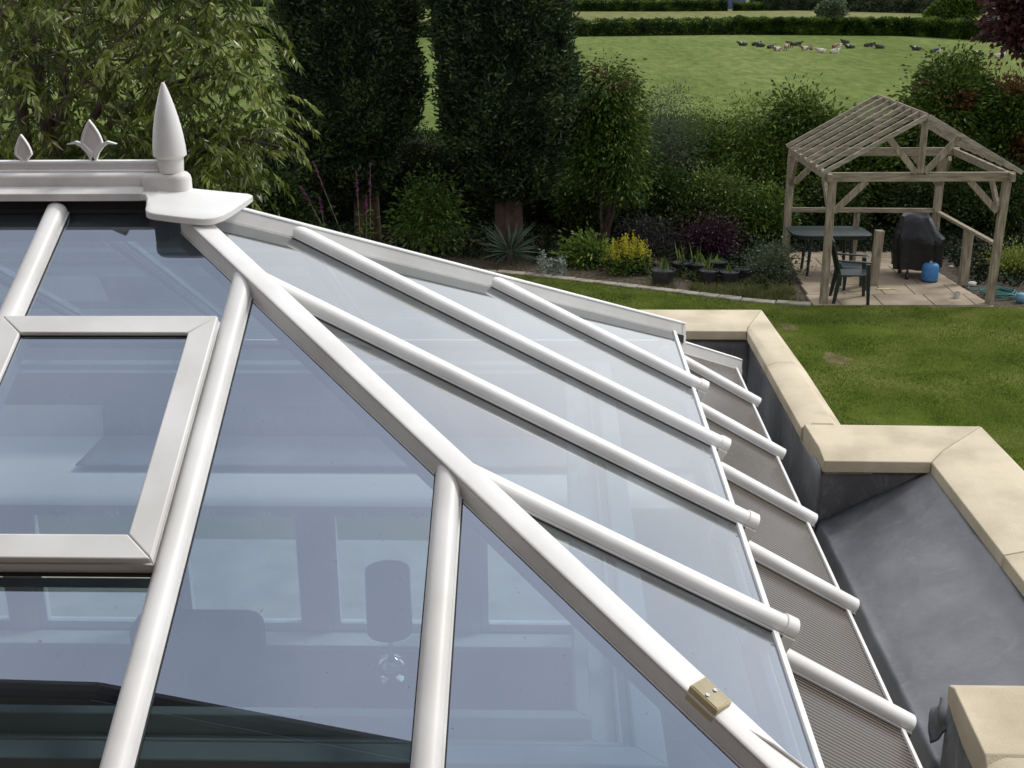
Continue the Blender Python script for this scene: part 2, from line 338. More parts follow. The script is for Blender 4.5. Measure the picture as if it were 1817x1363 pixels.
# ================================================================== CONSERVATORY ROOF
XR, YR, ZR, TA, S = -1.2317, 3.8299, CZ-.65067, .52286, .65
WG = 1.811           # ridge to glass edge, plan
XL = -4.45           # far left end (out of view)
HB = .045            # bar crest above glass
def zf(x, y): return ZR - TA*(YR-y)      # crest plane, front slope
def zs(x, y): return ZR - TA*(x-XR)
def zb(x, y): return ZR - TA*(y-YR)
con = thing('conservatory', 'white framed conservatory with blue tinted glass hipped roof, ridge cresting and spike finial', 'conservatory', (XR, YR, 0))
BAR = [(-.035,-.012),(-.035,.0068),(-.0285,.0074),(-.0285,.0096),(-.031,.0105),(-.031,.019),(-.029,.027),(-.0245,.034),(-.017,.0395),(-.008,.0425),(0,.0435),
       (.008,.0425),(.017,.0395),(.0245,.034),(.029,.027),(.031,.019),(.031,.0105),(.0285,.0096),(.0285,.0074),(.035,.0068),(.035,-.012)]
CAPP = [(x*1.16, y*1.1-(.024 if y < 0 else 0)) for x, y in BAR]
def nrm(gx, gy): return Vector((-gx, -gy, 1)).normalized()
NF, NS, NB = nrm(0, TA), nrm(-TA, 0), nrm(0, -TA)
def bar(a, b, up, label=None, cap=True, mat_='upvc', nm='glazing_bar', prof=BAR, drop=HB):
    a, b = Vector(a), Vector(b)
    off = Vector((0,0,-drop))
    m = MB(); m.sweep(a+off, b+off, prof, up)
    o = m.build(nm, M[mat_], con, smooth=True)
    if label: o['label'] = label
    # dark gasket line where the bar meets the glass
    g = MB(); g.sweep(a+off, b+off, [(-.0385,-.006),(.0385,-.006),(.0385,.0022),(-.0385,.0022)], up)
    go = g.build('gasket', M['gasket'], o)
    if cap:
        d = (b-a).normalized(); c = MB()
        c.sweep(b+off-d*.004, b+off+d*.030, CAPP, up)
        c.build('end_cap', M['upvc'], o, bevel=.004)
    return o
# --- right-hand hip slope bars
XE = .604
for k in (1.5, .5, -.5, -1.5):
    x0 = XR+abs(k)*S; y = YR+k*S
    bar((x0, y, zs(x0, y)), (XE, y, zs(XE, y)), NS)
# --- front slope bars (run down to the front eave)
YE = YR-WG-.03
for k in (-4.5, -3.5, -2.5, -1.5, -.5, .5, 1.5):
    x = XR+k*S; y0 = YR-max(.05, k*S)
    bar((x, y0, zf(x, y0)), (x, YE, zf(x, YE)), NF)
    y1 = YR+max(.05, k*S)
    bar((x, y1, zb(x, y1)), (x, 2*YR-YE, zb(x, 2*YR-YE)), NB)
# --- hips
HIP = [(-.037,-.10),(-.037,-.0565),(-.031,-.0558),(-.031,-.0535),(-.0335,-.053),(-.0335,-.0095),(-.030,-.009),(-.030,-.0068),(-.035,-.0062),(-.035,-.001),(-.0325,.0015),(-.028,.0025),(0,.006),(.028,.0025),(.0325,.0015),(.035,-.001),(.035,-.0062),(.030,-.0068),(.030,-.009),(.0335,-.0095),(.0335,-.053),(.031,-.0535),(.031,-.0558),(.037,-.0565),(.037,-.10)]
for sgn in (-1, 1):
    e = .604-XR
    a = Vector((XR+.11, YR+sgn*.11, ZR-TA*.11)); b = Vector((XR+e, YR+sgn*e, ZR-TA*e))
    d = (b-a).normalized(); lat = Vector((1, -sgn, 0)).normalized()
    m = MB(); m.sweep(a, b, HIP, (0,0,1), 0, lat=lat)
    o = m.build('hip_bar', M['upvc'], con, smooth=True)
    g = MB(); g.sweep(a, b, [(-.041,-.10),(.041,-.10),(.041,-.0535-.008),(-.041,-.0535-.008)], (0,0,1), 0, lat=lat); g.build('gasket', M['gasket'], o)
    c = MB(); c.sweep(b-d*.002, b+d*.02, [(x*1.1, y*1.05) for x, y in HIP], (0,0,1), 0, lat=lat); c.build('end_cap', M['upvc'], o, bevel=.003)
# --- ridge: flanges, rounded body, top rail
rm = MB(); X1 = XR-.048
prof = [(-.078,-.027),(-.078,-.005),(-.075,-.002),(-.044,.010),(-.041,.012),(-.041,.038),(-.038,.046),(-.031,.051),(-.02,.053),(.02,.053),(.031,.051),(.038,.046),(.041,.038),(.041,.012),(.044,.010),(.075,-.002),(.078,-.005),(.078,-.027),(.06,-.027),(.03,-.012),(-.03,-.012),(-.06,-.027)]
rm.sweep((XL, YR, ZR), (X1, YR, ZR), prof, (0,0,1))
ridge = rm.build('ridge', M['upvc_dirty'], con, smooth=True)
rr = MB(); rr.sweep((XL, YR, ZR+.053), (XR-.004, YR, ZR+.053), [(-.020,0),(-.020,.004),(-.013,.008),(-.011,.022),(-.014,.028),(-.012,.034),(0,.037),(.012,.034),(.014,.028),(.011,.022),(.013,.008),(.020,.004),(.020,0)], (0,0,1))
rr.build('ridge_rail', M['upvc_dirty'], ridge, smooth=True)
ub = MB(); ub.sweep((XL, YR, ZR), (XR+.02, YR, ZR), [(-.05,-.16),(.05,-.16),(.05,-.06),(.03,-.014),(-.03,-.014),(-.05,-.06)], (0,0,1)); ub.build('ridge_underside', M['gasket'], ridge)
# --- rounded hip end plate
def arc(c, r, a0, a1, n): return [(c[0]+r*math.cos(R(a0+(a1-a0)*i/n)), c[1]+r*math.sin(R(a0+(a1-a0)*i/n))) for i in range(n+1)]
half = [(-.050,-.078),(-.038,-.079),(-.031,-.083),(-.026,-.092),(-.021,-.11),(-.012,-.145),(-.008,-.165),(-.003,-.178),(.008,-.187),(.025,-.191),(.08,-.195),(.14,-.197),(.178,-.194),(.205,-.182),(.226,-.158),(.245,-.12),(.262,-.075),(.274,-.04)]
right = [(.280,0)]
back = [(x, -y) for x, y in half[::-1]]
outl = half+right+back; n = len(outl)
def capz(x, y):
    return ZR + .013 - .27*math.sqrt(y*y+.03**2) - .10*max(0, x)
cp_ = MB(); rings = [0.0, .28, .45, .62, .8, .94, 1.0]
cx, cyy = XR+.02, YR; vs = []
for t in rings[1:]:
    for x, y in outl:
        px, py = .02+(x-.02)*t, y*t
        z = capz(px, py) - (.0 if t < 1 else .004)
        if x <= -.03: z = ZR-.0035+(0 if t < 1 else -.002)
        vs.append((XR+px, YR+py, z))
c0 = len(vs); vs.append((cx, cyy, ZR+.012))
fs = [(c0, i, (i+1) % n) for i in range(n)]
for k in range(len(rings)-2): fs += [(k*n+i, (k+1)*n+i, (k+1)*n+(i+1) % n, k*n+(i+1) % n) for i in range(n)]
top = (len(rings)-2)*n; b0 = len(vs)
vs += [(v[0], v[1], v[2]-.020) for v in vs[top:top+n]]
fs += [(top+i, b0+i, b0+(i+1) % n, top+(i+1) % n) for i in range(n)]
vs.append((cx, cyy, ZR-.06)); fs += [(len(vs)-1, b0+(i+1) % n, b0+i) for i in range(n)]
cp_.add(vs, fs); plate = cp_.build('ridge_end_plate', M['upvc'], con, bevel=.003, angle=50)
dm = MB()   # domed boss on the plate
dprof = [(.046,-.012),(.046,.030),(.043,.040),(.036,.0475),(.026,.0515),(.01,.053)]
vs = []; nn = 20; path = [(-.052, -1)]+[(.048, a) for a in range(-90, 91, 15)]+[(-.052, 1)]
for r, z in dprof:
    for x, a in path:
        if x < 0: vs.append((XR+x, YR+a*r*.95, ZR+z))
        else: vs.append((XR+x+r*math.cos(R(a))*.95, YR+r*math.sin(R(a)), ZR+z))
pn = len(path)
fs = [(i*pn+j, i*pn+j+1, (i+1)*pn+j+1, (i+1)*pn+j) for i in range(len(dprof)-1) for j in range(pn-1)]
fs += [tuple((len(dprof)-1)*pn+j for j in range(pn)), tuple(range(pn))[::-1], tuple([i*pn for i in range(len(dprof))]+[i*pn+pn-1 for i in range(len(dprof)-1, -1, -1)])]
dm.add(vs, fs); dm.build('boss', M['upvc_dirty'], plate, smooth=True)
# --- finial
fm = MB(); fx = XR+.032
fm.lathe([(.0375,.050),(.0385,.054),(.0405,.086),(.0405,.094),(.0475,.100),(.0515,.103),(.0515,.110),(.050,.135),(.0465,.165),(.0425,.190),(.036,.222),(.0285,.252),(.0205,.280),(.0125,.304),(.0075,.318),(.004,.325),(.001,.327)], (fx, YR, ZR), 40)
fm.build('finial', M['upvc'], con, smooth=True, origin=(fx, YR, ZR+.05))
# --- cresting fleurs (flat bud with a recessed lozenge; the nearer one has two curled wings)
def extr(poly, y0, y1, mb, mi=0):
    k = len(poly); vs = [(x, y0, z) for x, z in poly]+[(x, y1, z) for x, z in poly]
    mb.add(vs, [tuple(range(k)), tuple(range(k, 2*k))[::-1]]+[(i, k+i, k+(i+1) % k, (i+1) % k) for i in range(k)], mi)
def bud(x, z0, w, h, sc):
    pts = []
    for t in np.linspace(0, 1, 9): pts.append((x+w/2*math.sin(math.pi*(.5+.5*t))*(1 if t < 1 else 0), z0+h*t*.98 + 0))
    rgt = [(x+w/2*(1-t**1.7), z0+h*(.32+.68*t)) for t in np.linspace(0, 1, 8)]
    low = [(x, z0)]
    poly = low+[(x+w*.20, z0+h*.13)]+rgt+[(2*x-a, b) for a, b in rgt[::-1][1:]]+[(x-w*.20, z0+h*.13)]
    return poly
def fleur(x, w, h, z0, wings, nm):
    y = YR; m = MB(); P = bud(x, z0, w, h, 1)
    cxz = (x, z0+h*.45)
    inner = [(cxz[0]+(a-cxz[0])*.74, cxz[1]+(b-cxz[1])*.78) for a, b in P]
    k = len(P)
    vs = [(a, y-.005, b) for a, b in P]+[(a, y-.007, b) for a, b in [(cxz[0]+(a-cxz[0])*.93, cxz[1]+(b-cxz[1])*.94) for a, b in P]]+[(a, y-.007, b) for a, b in [(cxz[0]+(a-cxz[0])*.80, cxz[1]+(b-cxz[1])*.84) for a, b in P]]+[(a, y-.003, b) for a, b in inner]
    vs += [(a, 2*y-b2, c) for a, b2, c in vs]
    fs = []
    for r in range(3): fs += [(r*k+i, r*k+(i+1) % k, (r+1)*k+(i+1) % k, (r+1)*k+i) for i in range(k)]
    fs.append(tuple(3*k+i for i in range(k)))
    o = 4*k
    fs += [tuple(o+i for i in f[::-1]) for f in fs]
    fs += [(i, (i+1) % k, o+(i+1) % k, o+i) for i in range(k)]
    m.add(vs, fs)
    extr([(x-.013, z0-.035), (x+.013, z0-.035), (x+.010, z0+.006), (x, z0+.012), (x-.010, z0+.006)], y-.006, y+.006, m)
    if wings:
        for s in (-1, 1):
            arcp = [(0,-.03),(.006,-.008),(.016,.012),(.032,.030),(.050,.040),(.078,.036)]; th = [.010,.009,.009,.008,.006,.001]
            A = []; B = []
            for i, (px, pz) in enumerate(arcp):
                q = arcp[min(i+1, len(arcp)-1)]; p = arcp[max(i-1, 0)]; dx, dz = q[0]-p[0], q[1]-p[1]; l = math.hypot(dx, dz)
                A.append((x+s*(px-dz/l*th[i]), z0+.0+pz+dx/l*th[i])); B.append((x+s*(px+dz/l*th[i]*.6), z0+pz-dx/l*th[i]*.6))
            extr(A+B[::-1], y-.0075, y+.0075, m)
    m.build(nm, M['upvc_dirty'], ridge, bevel=.0012)
fleur(XR-.211, .070, .112, ZR+.103, True, 'cresting')
fleur(XR-.433, .056, .094, ZR+.077, False, 'cresting')
fleur(XR-.655, .070, .112, ZR+.103, True, 'cresting')
fleur(XR-.877, .056, .094, ZR+.077, False, 'cresting')
# --- glass panes
def pane(poly, zfun, nm='glass_pane', mats=('glass','glass_edge','glass_under'), th=.026, drop=HB):
    m = MB(); n = len(poly)
    m.prism(poly, lambda x, y: zfun(x, y)-drop-th, lambda x, y: zfun(x, y)-drop)
    m.m = [2, 0]+[1]*n
    return m.build(nm, [M[q] for q in mats], con)
g = .004
YG = YR-WG
def vx(x): return YR-max(0, x-XR)
edges = [XL]+[XR+k*S for k in (-4.5,-3.5,-2.5,-1.5,-.5,.5,1.5)]+[XR+WG]
WT, WB = YR-.548, YR-1.270      # roof window base frame, plan y
for a, b in zip(edges[:-1], edges[1:]):
    a1, b1 = a+g, b-g
    if b1 < XR or a1 > XR: pl = [(a1, YG), (b1, YG), (b1, vx(b1)), (a1, vx(a1))]
    else: pl = [(a1, YG), (b1, YG), (b1, vx(b1)), (XR, YR), (a1, YR)]
    if abs(a-(XR-.5*S)) < 1e-6:
        pane([(a1, WT), (b1, WT), (b1, vx(b1)), (XR, YR), (a1, YR)], zf)
        pane([(a1, YG), (b1, YG), (b1, WB), (a1, WB)], zf)
    else: pane(pl if len(pl) > 3 else pl, zf)
    pane([(x, 2*YR-y) for x, y in pl][::-1], zb)
ed = [YR-WG, YR-1.5*S, YR-.5*S, YR+.5*S, YR+1.5*S, YR+WG]
def hx(y): return XR+abs(y-YR)
for a, b in zip(ed[:-1], ed[1:]):
    a1, b1 = a+g, b-g
    pl = [(hx(a1), a1), (XR+WG, a1), (XR+WG, b1), (hx(b1), b1)]
    if a1 < YR < b1: pl = [(hx(a1), a1), (XR+WG, a1), (XR+WG, b1), (hx(b1), b1), (XR, YR)]
    if abs(hx(a1)-(XR+WG)) < .01: pl = pl[1:] if a1 < YR else pl
    pane(pl, zs)
# --- eaves trims at the glass edge
def trim(a, b, up, nm='eaves_trim', w=.018, mat_='upvc', drop=HB, hang=.05, o=None):
    m = MB(); off = Vector((0,0,-drop)); m.sweep(Vector(a)+off, Vector(b)+off, [(-w/2,-.03),(-w/2,.007),(w/2,.007),(w/2,-hang),(w/2-.003,-hang),(w/2-.003,-.03)], up)
    return m.build(nm, M[mat_], con, bevel=.001)
xe = XR+WG+.002; ys_ = [YR+WG+.02, YR+1.5*S+.036, YR+1.5*S-.036, YR+.5*S+.036, YR+.5*S-.036, YR-.5*S+.036, YR-.5*S-.036, YR-1.5*S+.036, YR-1.5*S-.036, YR-WG-.02]
trim((xe, YR-WG, zs(xe, 0)), (xe, YR+WG-.03, zs(xe, 0)), NS)
trim((XR+WG, YG-.002, zf(0, YG)), (XL, YG-.002, zf(0, YG)), NF)
trim((XL, 2*YR-YG+.002, zb(0, 2*YR-YG)), (XR+WG-.05, 2*YR-YG+.002, zb(0, 2*YR-YG)), NB)
# --- opening roof window
win = bpy.data.objects.new('roof_window', None); COL.objects.link(win); win.parent = con
def FP(x, d, h):  # front slope point: x rel, distance down plan, height normal above crest plane
    p = Vector((XR+x, YR-d, zf(0, YR-d))); return p+NF*h
def frame(x0, x1, d0, d1, w, h0, h1, nm, par, mat_='upvc', bev=.003, wt=None):
    m = MB(); wt = wt or w; wd = wt*math.cos(math.atan(TA))
    out = [(x0,d1),(x1,d1),(x1,d0),(x0,d0)]; inn = [(x0+w,d1-wd),(x1-w,d1-wd),(x1-w,d0+wd),(x0+w,d0+wd)]
    objs = []
    for i in range(4):
        j = (i+1) % 4; q = [out[i], out[j], inn[j], inn[i]]
        # pull each rail 0.3 mm from the mitre so the joint line shows
        cxm = sum(p[0] for p in q)/4; cym = sum(p[1] for p in q)/4
        q = [(p[0]+(cxm-p[0])*.0015, p[1]+(cym-p[1])*.0015) for p in q]
        vs = [tuple(FP(a, b, h0)) for a, b in q]+[tuple(FP(a, b, h1)) for a, b in q]
        m.add(vs, [(0,1,2,3),(4,5,6,7),(0,1,5,4),(1,2,6,5),(2,3,7,6),(3,0,4,7)])
    return m.build(nm, M[mat_], par, bevel=bev)
frame(-.296, .296, .535, 1.274, .05, -HB-.001, -.010, 'base_frame', win, 'upvc_dirty', .002)
sash = frame(-.310, .300, .552, 1.283, .070, .010, .032, 'sash', win, 'upvc', .004)
sg = MB()
q = [(-.243,.612),(.233,.612),(.233,1.224),(-.243,1.224)]
vs = [tuple(FP(a, b, .004)) for a, b in q]+[tuple(FP(a, b, .018)) for a, b in q]
sg.add(vs, [(0,1,2,3),(4,5,6,7),(0,1,5,4),(1,2,6,5),(2,3,7,6),(3,0,4,7)]); sg.m = [2,0,1,1,1,1]
sg.build('window_pane', [M['glass'], M['glass_edge'], M['glass_under']], win)
gk = frame(-.2435, .2335, .6115, 1.2245, .0035, .016, .0215, 'pane_gasket', win, 'gasket', 0)
sl = MB(); sl.sweep(FP(-.292, 1.277, -HB), FP(.292, 1.277, -HB), [(-.003,-.005),(-.003,.004),(.003,.004),(.003,-.005)], NF); sl.build('sill_gasket', M['gasket'], win)

# --- lower roof slope on the right, bronze polycarbonate
X2, Z2, T2 = .953, CZ-1.908, .577
def zl(x, y): return Z2+T2*(X2-x)
NL = nrm(-T2, 0); X0L = .50
BARL = [(x*.95, y*.95) for x, y in BAR]
YL = [2.868, 3.511, 4.157, 4.803, 5.449]
for y in YL+[2.22, 1.58]:
    bar((X0L, y, zl(X0L, y)), (X2+.012, y, zl(X2+.012, y)), NL, nm='lower_glazing_bar', cap=False, prof=BARL)
lh0 = Vector((.54, 5.62, zl(.54, 0))); lh1 = Vector((X2, 6.02, zl(X2, 0)))
m = MB(); m.sweep(lh0, lh1, [(x, y*.95) for x, y in HIP], (0,0,1), 0, lat=Vector((1,-1,0)).normalized()); m.build('lower_hip_bar', M['upvc'], con, bevel=.003)
yl = [1.3, 1.58, 2.22]+YL+[6.0]
for a, b in zip(yl[:-1], yl[1:]):
    pl = [(X0L, a+.004), (.938, a+.004), (.938, b-.004), (X0L, b-.004)]
    if b == 6.0: pl = [(X0L, a+.004), (.938, a+.004), (.938, 5.98), (.55, 5.60), (X0L, 5.60)]
    m = MB(); m.prism(pl, lambda x, y: zl(x, y)-HB-.02, lambda x, y: zl(x, y)-HB)
    m.build('polycarbonate_panel', M['poly'], con)
trim((.942, 1.3, zl(.942, 0)), (.942, 5.99, zl(.942, 0)), NL, w=.014)
m = MB(); m.add([(XL, 5.60, zl(X0L,0)-HB),(.55,5.60,zl(.55,0)-HB),(.938,5.98,zl(.938,0)-HB),(XL,5.98,zl(.938,0)-HB),(XL, 5.60, zl(X0L,0)-HB-.02),(.55,5.60,zl(.55,0)-HB-.02),(.938,5.98,zl(.938,0)-HB-.02),(XL,5.98,zl(.938,0)-HB-.02)], [(0,1,2,3),(4,5,6,7),(0,1,5,4),(1,2,6,5),(2,3,7,6),(3,0,4,7)])
m.build('polycarbonate_panel', M['poly'], con)
# upstand under the eaves (white fascia between the two slopes)
m = MB(); m.box((.545, 2.02, 2.95), (.57, 5.62, 3.055)); m.box((XL, 5.62, 2.95), (.57, 5.645, 3.055)); m.build('eaves_beam', M['upvc_dirty'], con)
# --- interior ring beam, walls and windows
m = MB()
def ringbeam(m, off, w, z0, z1):
    """strip inside the eave at plan offset off..off+w"""
    y0, y1 = YG+off, YG+off+w; x1, x0 = XR+WG-off, XR+WG-off-w; yb0, yb1 = 2*YR-YG-off, 2*YR-YG-off-w
    m.add([(XL,y0,z0),(x1,y0,z0),(x0,y1,z0),(XL,y1,z0),(XL,y0,z1),(x1,y0,z1),(x0,y1,z1),(XL,y1,z1)], [(0,3,2,1),(4,5,6,7),(0,1,5,4),(2,3,7,6),(3,0,4,7),(1,2,6,5)])
    m.add([(x1,y0,z0),(x1,yb0,z0),(x0,yb1,z0),(x0,y1,z0),(x1,y0,z1),(x1,yb0,z1),(x0,yb1,z1),(x0,y1,z1)], [(0,3,2,1),(4,5,6,7),(0,1,5,4),(2,3,7,6),(3,0,4,7),(1,2,6,5)])
    m.add([(XL,yb0,z0),(x1,yb0,z0),(x0,yb1,z0),(XL,yb1,z0),(XL,yb0,z1),(x1,yb0,z1),(x0,yb1,z1),(XL,yb1,z1)], [(0,3,2,1),(4,5,6,7),(0,1,5,4),(2,3,7,6),(3,0,4,7),(1,2,6,5)])
ringbeam(m, .315, .070, 2.90, 3.05); ringbeam(m, .387, .022, 2.93, 3.0); ringbeam(m, .411, .010, 2.93, 3.035); ringbeam(m, .423, .060, 2.90, 3.0); ringbeam(m, .485, .035, 2.90, 3.055)
m.build('ring_beam', M['sage'], con, bevel=.004)
m = MB(); WY = 6.64; x0_ = atY(555, 900, WY)[0]; wx = [x0_+.92*k for k in range(-3, 3)]
m.box((XL, WY, 0), (.93, WY+.12, .85)); m.box((XL, WY, 2.12), (.93, WY+.1, 2.62))
for x in wx: m.box((x-.07, WY, .85), (x+.07, WY+.1, 2.12))
m.box((wx[-1]+.072, WY, .85), (.93, WY+.1, 2.12)); m.box((.88, 1.3, 0), (.93, WY, 2.45)); m.box((XL, 1.3, 0), (XL+.05, WY, 3.0))
m.build('wall', M['wood_in'], con)
m = MB(); m.box((XL, 5.66, 2.13), (.878, WY-.002, 2.16)); m.build('ceiling', M['wood_in'], con)
m = MB(); m.box((XL, WY-.16, .82), (.88, WY-.002, .86)); m.build('window_sill', M['upvc'], con, bevel=.004)
for a, b in zip(wx[:-1], wx[1:]):
    a, b = a+.072, b-.072; m = MB(); y0, y1 = WY+.02, WY+.08
    for (p, q) in (((a, .852), (a+.05, 2.118)), ((b-.05, .852), (b, 2.118)), ((a+.052, .852), (b-.052, .91)), ((a+.052, 2.07), (b-.052, 2.118)), ((a+.052, 1.635), (b-.052, 1.705))):
        m.box((p[0], y0, p[1]), (q[0], y1, q[1]))
    f = m.build('window', M['upvc'], con, bevel=.003)
    m = MB(); m.box((a+.052, WY+.045, .912), (b-.052, WY+.055, 1.633)); m.box((a+.052, WY+.045, 1.707), (b-.052, WY+.055, 2.068)); m.build('pane', M['clear'], f)
    for xx in (a+.22, b-.22):
        m = MB(); m.box((xx-.045, WY-.015, 1.655), (xx+.045, WY+.018, 1.685)); m.box((xx-.012, WY-.03, 1.645), (xx+.012, WY+.018, 1.695)); m.build('window_catch', M['chrome'], f)
m = MB(); m.box((XL, 1.3, 0), (.93, WY, .10)); m.build('floor', M['floor'], con)

# --- furniture seen faintly through the glass
ac = thing('armchair', 'high backed dark slate armchair seen through the glass left of the lamp', 'armchair', (-2.05, 5.9, .1))
def cush(p, q, nm, bev=.06, mat_='dark_fab', par=ac):
    m = MB(); m.box(p, q); return m.build(nm, M[mat_], par, bevel=bev, segs=4)
cush((-2.45, 5.45, .25), (-1.68, 6.2, .58), 'seat'); cush((-2.45, 6.1, .4), (-1.68, 6.38, 1.2), 'backrest', .1)
cush((-2.62, 5.45, .25), (-2.44, 6.3, .85), 'armrest'); cush((-1.69, 5.45, .25), (-1.52, 6.3, .85), 'armrest')
m = MB()
for x, y in ((-2.5,5.5),(-1.6,5.5),(-2.5,6.25),(-1.6,6.25)):
    m = MB(); m.tube([(x, y, .1), (x, y, .26)], .025); m.build('leg', M['bark'], ac)
cu = MB(); cu.box((-.20,-.07,-.20), (.20,.07,.20)); co = cu.build('cushion', M['dark_fab'], None, bevel=.05, segs=4); co.rotation_euler = (R(-20), R(40), R(10)); co.location = (-2.12, 6.05, 1.10)
tag(co, 'dark square cushion balanced on its corner on the slate armchair', 'cushion')
so = thing('sofa', 'long dark slate sofa in the left of the room below the opening roof window', 'sofa', (-3.6, 5.4, .1))
for p, q, nm in (((-4.2,4.6,.25),(-3.2,5.5,.6),'seat'), ((-4.2,5.4,.4),(-3.2,5.7,1.15),'backrest'), ((-3.22,4.6,.25),(-3.0,5.65,.85),'armrest'), ((-4.38,4.6,.25),(-4.2,5.65,.85),'armrest')): cush(p, q, nm, .07, par=so)
for x, y in ((-4.3,4.7),(-3.1,4.7),(-4.3,5.6),(-3.1,5.6)):
    m = MB(); m.tube([(x, y, .1), (x, y, .26)], .03); m.build('leg', M['bark'], so)
LX, LY = -.93, 6.2
st = thing('side_table', 'small dark side table under the drum shaded lamp', 'table', (LX, LY, .1))
m = MB(); m.lathe([(.0,.66),(.27,.66),(.28,.68),(.27,.70),(.0,.70)], (LX,LY,.1)); m.build('table_top', M['bark'], st, smooth=True)
m = MB(); m.lathe([(.17,0),(.17,.02),(.03,.05),(.025,.66)], (LX,LY,.1)); m.build('pedestal', M['bark'], st, smooth=True)
lp = thing('table_lamp', 'table lamp with grey drum shade and polished ball base', 'lamp', (LX, LY, .80))
m = MB(); m.lathe([(.07,.802),(.07,.812),(.03,.82),(.02,.83),(.06,.85),(.085,.885),(.085,.915),(.06,.95),(.02,.97),(.012,1.0),(.012,1.16)], (LX,LY,0)); m.build('lamp_base', M['chrome'], lp, smooth=True)
m = MB(); m.lathe([(.132,1.13),(.128,1.52),(.124,1.52),(.128,1.13)], (LX,LY,0)); m.build('lamp_shade', M['shade'], lp, smooth=True)

# --- rain sensor on the near hip
def hip(t): return Vector((XR+t, YR-t, ZR-TA*t))
t0 = 1.572
sb = thing('rain_sensor', 'beige plastic rain sensor box with two screws sitting on the near hip bar', 'sensor', tuple(hip(t0)))
hd = Vector((1,-1,-TA)).normalized(); hl = Vector((1,1,0)).normalized(); hu = hl.cross(hd)*1
if hu.z < 0: hu = -hu
def hb(mb, a, b, mi=0):
    vs = []
    for z in (a[2], b[2]):
        for x, y in ((a[0],a[1]),(b[0],a[1]),(b[0],b[1]),(a[0],b[1])): vs.append(tuple(hip(t0)+hd*x+hl*y+hu*z))
    mb.add(vs, [(0,3,2,1),(4,5,6,7),(0,1,5,4),(1,2,6,5),(2,3,7,6),(3,0,4,7)], mi)
m = MB(); hb(m, (-.040,-.034,-.024), (.040,.018,.018)); m.build('housing', M['beige'], sb, bevel=.003)
m = MB(); hb(m, (-.036,-.030,.0175), (.036,.014,.0195)); m.build('lid', M['sens_face'], sb)
m = MB()
for yy in (-.022, .004):
    m = MB(); c = hip(t0)+hd*.0+hl*yy+hu*.0193; m.tube([c, c+hu*.003], .0045, 12); m.build('screw', M['chrome'], sb, smooth=True)
m = MB(); c = hip(t0)+hl*-.008-hu*.008; m.tube([c+hd*.043, c+hd*.052, c+hd*.054, c+hd*.066, c+hd*.072], [.010,.010,.012,.010,.005], 10); m.build('cable_gland', M['beige'], sb, smooth=True)
m = MB(); pts = []
for i, (a, l, u) in enumerate([(.07,-.008,-.008),(.10,.002,.002),(.16,.016,.008),(.22,.028,.006),(.30,.036,.008),(.45,.038,.006),(.62,.03,.008)]): pts.append(hip(t0)+hd*a+hl*l+hu*u)
m.tube(pts, .0032, 6); m.build('cable', M['upvc_dirty'], sb, smooth=True)
# ================================================================== STONE PARAPET AND LEAD ROOF
ZC = CZ-1.9
par = thing('parapet_roof', 'flat roofed brick surround with buff stone coping and grey lead lining stepping out to a bay', 'roof', (1.3, 4.5, 0))
def stone(i0, i1, o0, o1, cw=.07, drop=.022, outw=.06):
    """coping stone between an inner edge i0-i1 and an outer edge o0-o1 (plan), gap of 2 mm at the joints"""
    I0, I1, O0, O1 = [Vector((*p, 0)) for p in (i0, i1, o0, o1)]
    gi = (I1-I0).normalized()*.0018
    go = (O1-O0).normalized()*.0018
    I0 = I0+gi; I1 = I1-gi; O0 = O0+go; O1 = O1-go
    vs = []
    for a, b in ((I0, O0), (I1, O1)):
        d = (b-a); w = d.length; u = d/w
        for s, z in ((0, -.072), (0, -drop), (cw/w, 0), (1-.004/w, 0), (1+outw/w, -.05), (1+outw/w, -.10), (.5, -.10)):
            p = a+d*s; vs.append((p.x, p.y, ZC+z))
    n = 7; m = MB()
    m.add(vs, [(i, (i+1) % n, n+(i+1) % n, n+i) for i in range(n)]+[tuple(range(n))[::-1], tuple(range(n, 2*n))])
    return m.build('coping_stone', M['stone'], par, bevel=.0035, origin=vs[0])
# inner line / outer line vertices
stone((-4.4,6.585), (-2.6,6.58), (-4.4,6.955), (-2.6,6.95)); stone((-2.6,6.58), (-.9,6.575), (-2.6,6.95), (-.9,6.945))
stone((-.9,6.575), (.25,6.57), (-.9,6.945), (.25,6.94))
stone((.25,6.57), (1.085,6.56), (.25,6.94), (1.225,6.935))
stone((1.085,6.56), (1.09,5.93), (1.225,6.935), (1.232,5.93), .05)
stone((1.09,5.93), (1.095,5.052), (1.232,5.93), (1.238,5.052), .05)
stone((1.115,4.672), (1.55,4.665), (1.105,5.045), (1.865,5.025), .10)
stone((1.55,4.665), (1.552,3.83), (1.865,5.025), (1.868,3.83), .10)
stone((1.552,3.83), (1.552,3.01), (1.868,3.83), (1.868,2.66), .10)
stone((1.552,3.02), (1.118,3.022), (1.868,2.66), (1.10,2.668), .05)
stone((1.10,2.66), (1.11,1.3), (1.24,2.66), (1.25,1.3), .05)
m = MB()
for a, b in (((-2.6,6.61),(1.2,6.93)), ((1.105,5.05),(1.225,6.6)), ((1.13,4.70),(1.85,5.0)), ((1.58,2.7),(1.85,4.7)), ((1.13,2.69),(1.57,3.0)), ((1.12,1.3),(1.235,2.69))):
    m.box((*a, ZC-.09), (*b, ZC-.04))
m.build('mortar_bed', M['mortar'], par)
m = MB()
m.box((-4.4,6.75,2.62), (1.24,6.9,ZC-.09)); m.box((.94,6.62,0), (1.24,6.9,2.6))
